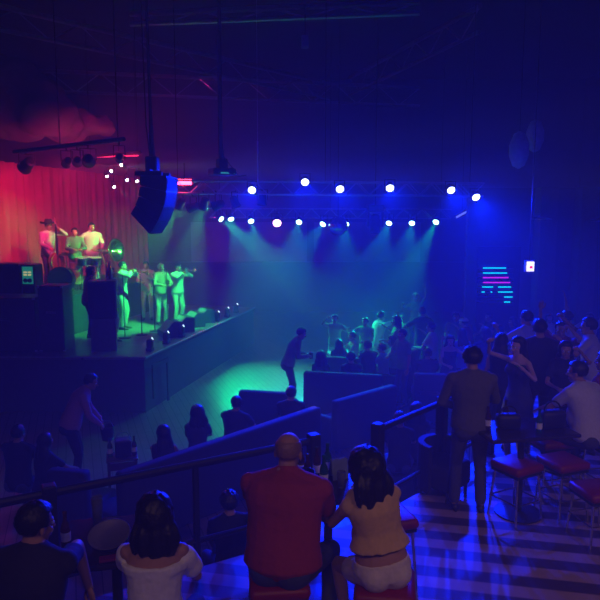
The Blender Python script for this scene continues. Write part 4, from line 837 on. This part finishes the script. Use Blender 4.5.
for k in range(20): a = 2*PI*k/18-.8; lp.append(V((0, 0, .18))+V((math.cos(a)*.36*-.35, math.cos(a)*.36*.9, math.sin(a)*.46)))
MB().tube(lp, [.06-.0018*k for k in range(20)], 12).build('body_coil', BRASS, t, True); MB().tube([bp_-ax*.40, bp_-ax*.5-V((0, 0, .1)), lp[4]+V((0, 0, .1)), lp[2]], [.05, .05, .055, .058], 10).build('neck_pipe', BRASS, t, True)
R, HC, A = onstage('musician with dark hair half hidden behind the dark loudspeaker', 87, 267, 1.68, -70, arms=('front', 'low'), top='shirt', topm='red', botm='black', hair='long', f=False, lean=8)
R, HC, A = onstage('trumpet player closest to the dark loudspeaker, horn held level', 121, 262, 1.72, -95, arms=('play', 'play2'), top='shirt', topm='charro', botm='charro', look=(0, 0))
m0 = world(R, HC+V((0, .12, -.06))); trumpet(m0, fwd(R, -.12), 'brass trumpet of the player closest to the loudspeaker')
onstage('singer in a green lit shirt behind the microphone stand', 146, 262, 1.62, -170, arms=('chin', 'front'), top='shirt', topm='charro', botm='charro')
onstage('pale lit musician between the singer and the last trumpet player', 160, 264, 1.62, -140, arms=('front', 'front'), top='shirt', topm='tan', botm='charro', hair='short', hairc='blond')
R, HC, A = onstage('last trumpet player by the stage monitors with elbow raised', 177, 264, 1.60, -128, arms=('play', 'play2'), top='shirt', topm='charro', botm='charro', girth=1.12)
m0 = world(R, HC+V((0, .12, -.06))); trumpet(m0, fwd(R, .15), 'brass trumpet of the player by the stage monitors')
# ------------------------------------------------------------------ the couples at the front
r = math.radians(-4)
person('big bald man in a red polo shirt on a red stool, seen from behind', (SM.x+.0, SM.y, 0), math.radians(-12), 1.78, girth=1.45, seat=SH, lean=15, look=(4, 10), foot=.26, arms=('table', 'fold'), top='polo', topm='red', botm='jeans', hair='bald', skn='tan', headk=1.12, vox=.0105, knee=.25)
person('dark haired woman in a yellow crop top and pale shorts on a red stool', (SW.x, SW.y, 0), math.radians(14), 1.62, girth=1.2, f=True, seat=SH, lean=10, side=-9, look=(-14, 6), foot=.26, arms=('chin', 'table'), top='crop', topm='yellow', bottom='shorts', botm='cream', hair='bob', hairc='black', skn='tan', headk=1.13, vox=.0095, knee=.15)
person('woman in a white off shoulder blouse with dark shoulder length hair', (-.83, 3.3, 0), math.radians(4), 1.63, girth=1.12, f=True, seat=.70, lean=6, look=(-6, 6), foot=.26, arms=('table', 'front'), top='offshoulder', topm='white', bottom='jeans', botm='navy', hair='bob', hairc='black', skn='tan', vox=.0095)
person('man in a dark striped shirt leaning to the woman in white', (-1.47, 3.12, 0), math.radians(-6), 1.70, girth=1.08, seat=.70, lean=10, look=(30, 8), foot=.26, arms=('table', ((.0, .26, -.30), (-.55, 1, .9), (.1, .5, .9), 'relaxed')), top='polo', topm='black', botm='black', hair='short', hairc='black', skn='tan', vox=.0105)
t = thing('headband', 'thin pale headband in the hair of the woman in white', 'headband', (0, 0, 0)); bpy.data.objects.remove(t)
# standing man and the guests at the right
stand('standing man in an olive shirt and grey trousers seen from behind', 473, 350, 0, 1.76, -8, girth=1.12, arms=(((-.06, .22, -.36), (.8, -.4, -.5), (.3, .3, 1), 'grip'), 'front'), top='shirt', topm='olive', botm='darkgrey', hair='curly', vox=.012, lean=2, stance=.14, look=(-6, 6))
sit('seated man in a pale shirt leaning over the bag table', 574, 362, 0, 1.76, 28, seat=.66, girth=1.15, lean=18, look=(-24, 4), arms=('table', 'table'), top='tee', topm='pale', botm='darkgrey', foot=.22, vox=.014)
sit('person in a wine red shirt cut off by the picture edge', 605, 352, 0, 1.76, 40, seat=.66, girth=1.1, lean=6, arms=('front', 'table'), top='tee', topm='wine', botm='black', foot=.22, vox=.016)
# waiters
LOWER = ((-.06, .22, -.46), (.7, -.5, -.4), (.6, .4, 1), 'grip'); TUCK = ((-.06, .22, -.30), (.5, -.8, -.6), (.5, .3, 1), 'grip')
p = pz(93, 383, .70); R, HC, A = person('waiter in a checked shirt bending over the side table', (p.x-.30, p.y-.05, FL), math.radians(-72), 1.74, girth=1.1, lean=30, look=(0, 18), arms=(LOWER, LOWER), top='shirt', topm='pink', botm='black', hair='short', vox=.014, stance=.13)
q = world(R, (A[0][3]+A[1][3])/2+V((0, .10, -.30))); t = thing('ice_pail', 'dark pail held out by the waiter in the checked shirt', 'bucket', q); MB().lathe([(.08, 0), (.11, .22), (.105, .22), (.075, .01), (.001, .01)], n=20).build('pail_body', BLACK, t); MB().tube([(-.1, 0, .21), (-.05, 0, .3), (.05, 0, .3), (.1, 0, .21)], .006, 6).build('handle', STEEL, t)
p = pz(305, 336, .68); R, HC, A = person('waiter bending forward alone on the open dance floor', (p.x-.32, p.y, FL), math.radians(-82), 1.74, lean=27, look=(0, 20), arms=(TUCK, TUCK), top='shirt', topm='grey', botm='black', hair='short', vox=.014)
q = world(R, (A[0][3]+A[1][3])/2+V((0, .09, -.02))); t = thing('bottle_cooler', 'small dark cup held in both hands by the waiter on the dance floor', 'cup', q); MB().lathe([(.035, -.06), (.045, .08), (.04, .08), (.03, -.05), (.001, -.05)], n=16).build('cup_body', BLACK, t); MB().lathe([(.046, .078), (.046, .09), (.04, .09), (.04, .078)], n=16).build('rim', STEEL, t)
# seated silhouettes of the lower floor
G2 = 'guests seated below the railing'
def low(label, px, py, rz=0, **k): return sit(label, px, py, FL, k.pop('H', 1.63), rz, seat=.42, arms=k.pop('arms', ('lap', 'table')), group=G2, vox=.018, **k)
low('long haired guest on the bench closest to the side table', 163, 426, 5, f=True, top='sleeveless', topm='black', hair='long', look=(-20, 0))
low('guest with rounded hair in the middle of the bench', 197, 407, 5, f=True, topm='navy', hair='bob', look=(-15, 0))
low('broad man seen half sideways on the bench before the low sofa', 236, 397, -20, girth=1.15, topm='black', hair='short', look=(-40, 0))
low('guest whose head shows right before the bending waiter', 291, 387, 0, topm='black', hair='short', H=1.68)
low('guest low behind the railing by the shoulder of the man in red', 229, 493, 20, topm='black', hair='curly')
low('shadowy man at the picture edge under the stage end', 18, 426, -10, topm='black', hair='short', girth=1.1)
low('shadowy long haired guest beside the waiter in the checked shirt', 45, 434, -25, f=True, topm='black', hair='long')
low('guest below the short railing closest to the steps', 400, 412, -10, topm='black', hair='short')
low('guest below the short railing closest to the standing man', 417, 404, -10, topm='black', hair='bob', f=True)
low('first dark head above the straight sofa back', 321, 352, 0, f=True, topm='black', hair='bob')
low('second dark head above the straight sofa back', 351, 353, 10, topm='black', hair='curly')
low('long haired guest above the farther dark sofa', 339, 340, 0, f=True, topm='navy', hair='long')
low('guest beside the booth back leaning to the table', 367, 341, 30, H=1.74, topm='black', hair='short', lean=10)
low('guest in a short sleeved shirt with a bare forearm out on the sofa', 382, 344, 60, H=1.58, topm='blue', hair='short', arms=('table', 'side'))
low('guest with light hair between the bright shirted man and the booth back', 392, 337, 80, topm='grey', hair='bob', f=True)
low('guest seen from behind in the dark armchair', 428, 349, -8, topm='navy', hair='short', girth=1.1)
for i, lab in ((0, 'dark round pouf under the guest before the bending waiter'), (1, 'dark round pouf under the guest behind the railing by the red polo'), (2, 'dark round pouf below the short railing closest to the steps'), (3, 'dark round pouf below the short railing by the standing man')):
    x, y = ((-.15, 9.78), (-.70, 5.89), (1.42, 8.54), (1.74, 8.93))[i]; o = MB().lathe([(.2, 0), (.24, .05), (.24, .36), (.2, .41), (.001, .42)], n=20).build('pouf', NAVYVINYL, loc=(x, y, FL)); tag(o, lab, 'pouf', 'poufs on the lower floor')
# far guests and dancers
G3 = 'dancers on the far floor'
def dn(label, px, py, rz, fl=FL, **k): return stand(label, px, py, fl, k.pop('H', 1.70), rz, group=k.pop('group', G3), vox=.02, **k)
dn('man in a brightly lit white shirt reaching out on the far floor', 378, 312, -70, topm='white', botm='cream', arms=('side', 'upfront'), lean=10, girth=1.12)
dn('guest facing the man in the bright white shirt', 398, 317, 80, f=True, top='sleeveless', topm='green', hair='bob', arms=('front', 'dance'))
dn('guest between the far sofa and the man in the bright shirt', 366, 318, 150, H=1.60, topm='green', arms=('front', 'dance'))
dn('guest with raised forearms at the far low table', 335, 315, 170, H=1.60, topm='tan', botm='cream', arms=('dance', 'upfront'))
sit('guest sitting by the far low table in light trousers', 352, 332, FL, 1.66, 100, seat=.45, topm='charro', botm='charro', vox=.02, group=G3, arms=('lap', 'table'))
dn('tall dark man dancing beside the armchair with a lit crown of hair', 423, 308, 20, H=1.82, topm='black', botm='black', girth=1.1, arms=('dance', 'dance'))
dn('pale haired dancer behind the tall dark man', 416, 294, 160, H=1.80, f=True, topm='green', hair='bob', hairc='blond', arms=('up', 'dance'))
dn('dancer with a lit shoulder just past the tall dark man', 433, 323, 60, topm='pale', arms=('front', 'dance'))
dn('dim guest behind the green lit gap in the floor', 404, 330, 120, topm='green', arms=('hang', 'front'), H=1.66)
dn('woman with bare shoulders facing the camera beside the armchair', 450, 336, 175, f=True, top='dress', topm='navy', hair='long', skn='light', arms=('dance', 'front'), H=1.64)
dn('long haired woman with her back turned beside the bare shouldered one', 463, 330, 10, f=True, topm='blue', hair='long', arms=('dance', 'hang'))
dn('man in a white cap leaning forward with bare arms', 470, 318, 60, topm='wine', hair='cap', skn='light', lean=16, arms=('side', 'dance'))
dn('dark head close beside the shoulder of the standing man', 459, 353, 30, H=1.66, topm='black', hair='curly', fl=-.5) if False else None
G4 = 'crowd dancing on the terrace end'
def cr(label, px, py, rz, **k): return dn(label, px, py, rz, 0, group=G4, **k)
cr('big dark man dancing in the middle of the crowd with his back turned', 541, 321, -10, H=1.80, girth=1.2, topm='black', botm='black', arms=('front', 'front'), lean=6)
cr('woman with a bare raised arm beside the big dark man', 521, 338, 120, H=1.68, f=True, top='dress', topm='navy', hair='long', skn='light', arms=('dance', 'upfront'))
cr('dancer in a wine patterned shirt with both arms lifted', 562, 322, 150, H=1.64, topm='wine', botm='navy', arms=('upfront', 'up'))
cr('dancer in a pale blue shirt between the patterned shirt and the picture edge', 593, 319, 60, H=1.76, topm='pale', botm='navy', arms=('dance', 'upfront'))
cr('slim woman in a dark dress between the standing man and the crowd', 501, 335, -30, H=1.57, f=True, top='dress', topm='black', hair='long', arms=('hang', 'dance'))
cr('guest holding up a lit phone in the crowd', 566, 342, 160, H=1.60, f=True, topm='black', hair='long', arms=('upfront', 'front'))
for i, (px, py, rz, lab, kw) in enumerate((
        (529, 312, 30, 'dancer in a bright blue lit shirt below the exit sign', dict(topm='pale')), (549, 314, 170, 'dancer seen past the shoulder of the big dark man', dict(topm='white', f=True, hair='long')),
        (570, 312, 60, 'dancer with blue lit shoulders under the second column', dict(topm='pale', arms=('dance', 'up'))), (590, 313, 150, 'far dancer in a light shirt by the end of the bar wall', dict(topm='white', arms=('up', 'dance'))),
        (491, 313, 100, 'far dancer right below the glowing bar shelf', dict(topm='navy')), (499, 326, -60, 'dancer between the capped man and the slim woman', dict(topm='blue', f=True, hair='long')),
        (456, 313, 170, 'far dancer between the lit shoulder and the bare shouldered woman', dict(topm='grey')), (487, 329, 20, 'dark dancer right behind the capped man', dict(topm='navy', f=True, hair='bob')),
        (515, 318, 90, 'far dancer beside the glowing shelf and the exit sign', dict(topm='navy', f=True, hair='long')))):
    dn(lab, px, py, rz, 0 if i in (0, 2) else FL, arms=kw.pop('arms', ('dance', 'front')), H=(1.70, 1.72, 1.62, 1.74, 1.68, 1.70, 1.70, 1.72, 1.68)[i], **kw)
p = pY(567, 348, 8.6); t = thing('phone', 'small bright phone screen lit in the crowd', 'phone', p, .3); MB().box((0, 0, 0), (.07, .01, .14), bev=.004).build('phone_case', BLACK, t); MB().box((0, -.007, 0), (.062, .002, .125)).build('screen', emat('phone_screen', (1, .9, .8), 1.2), t)
finish_people()
bpy.context.view_layer.update()
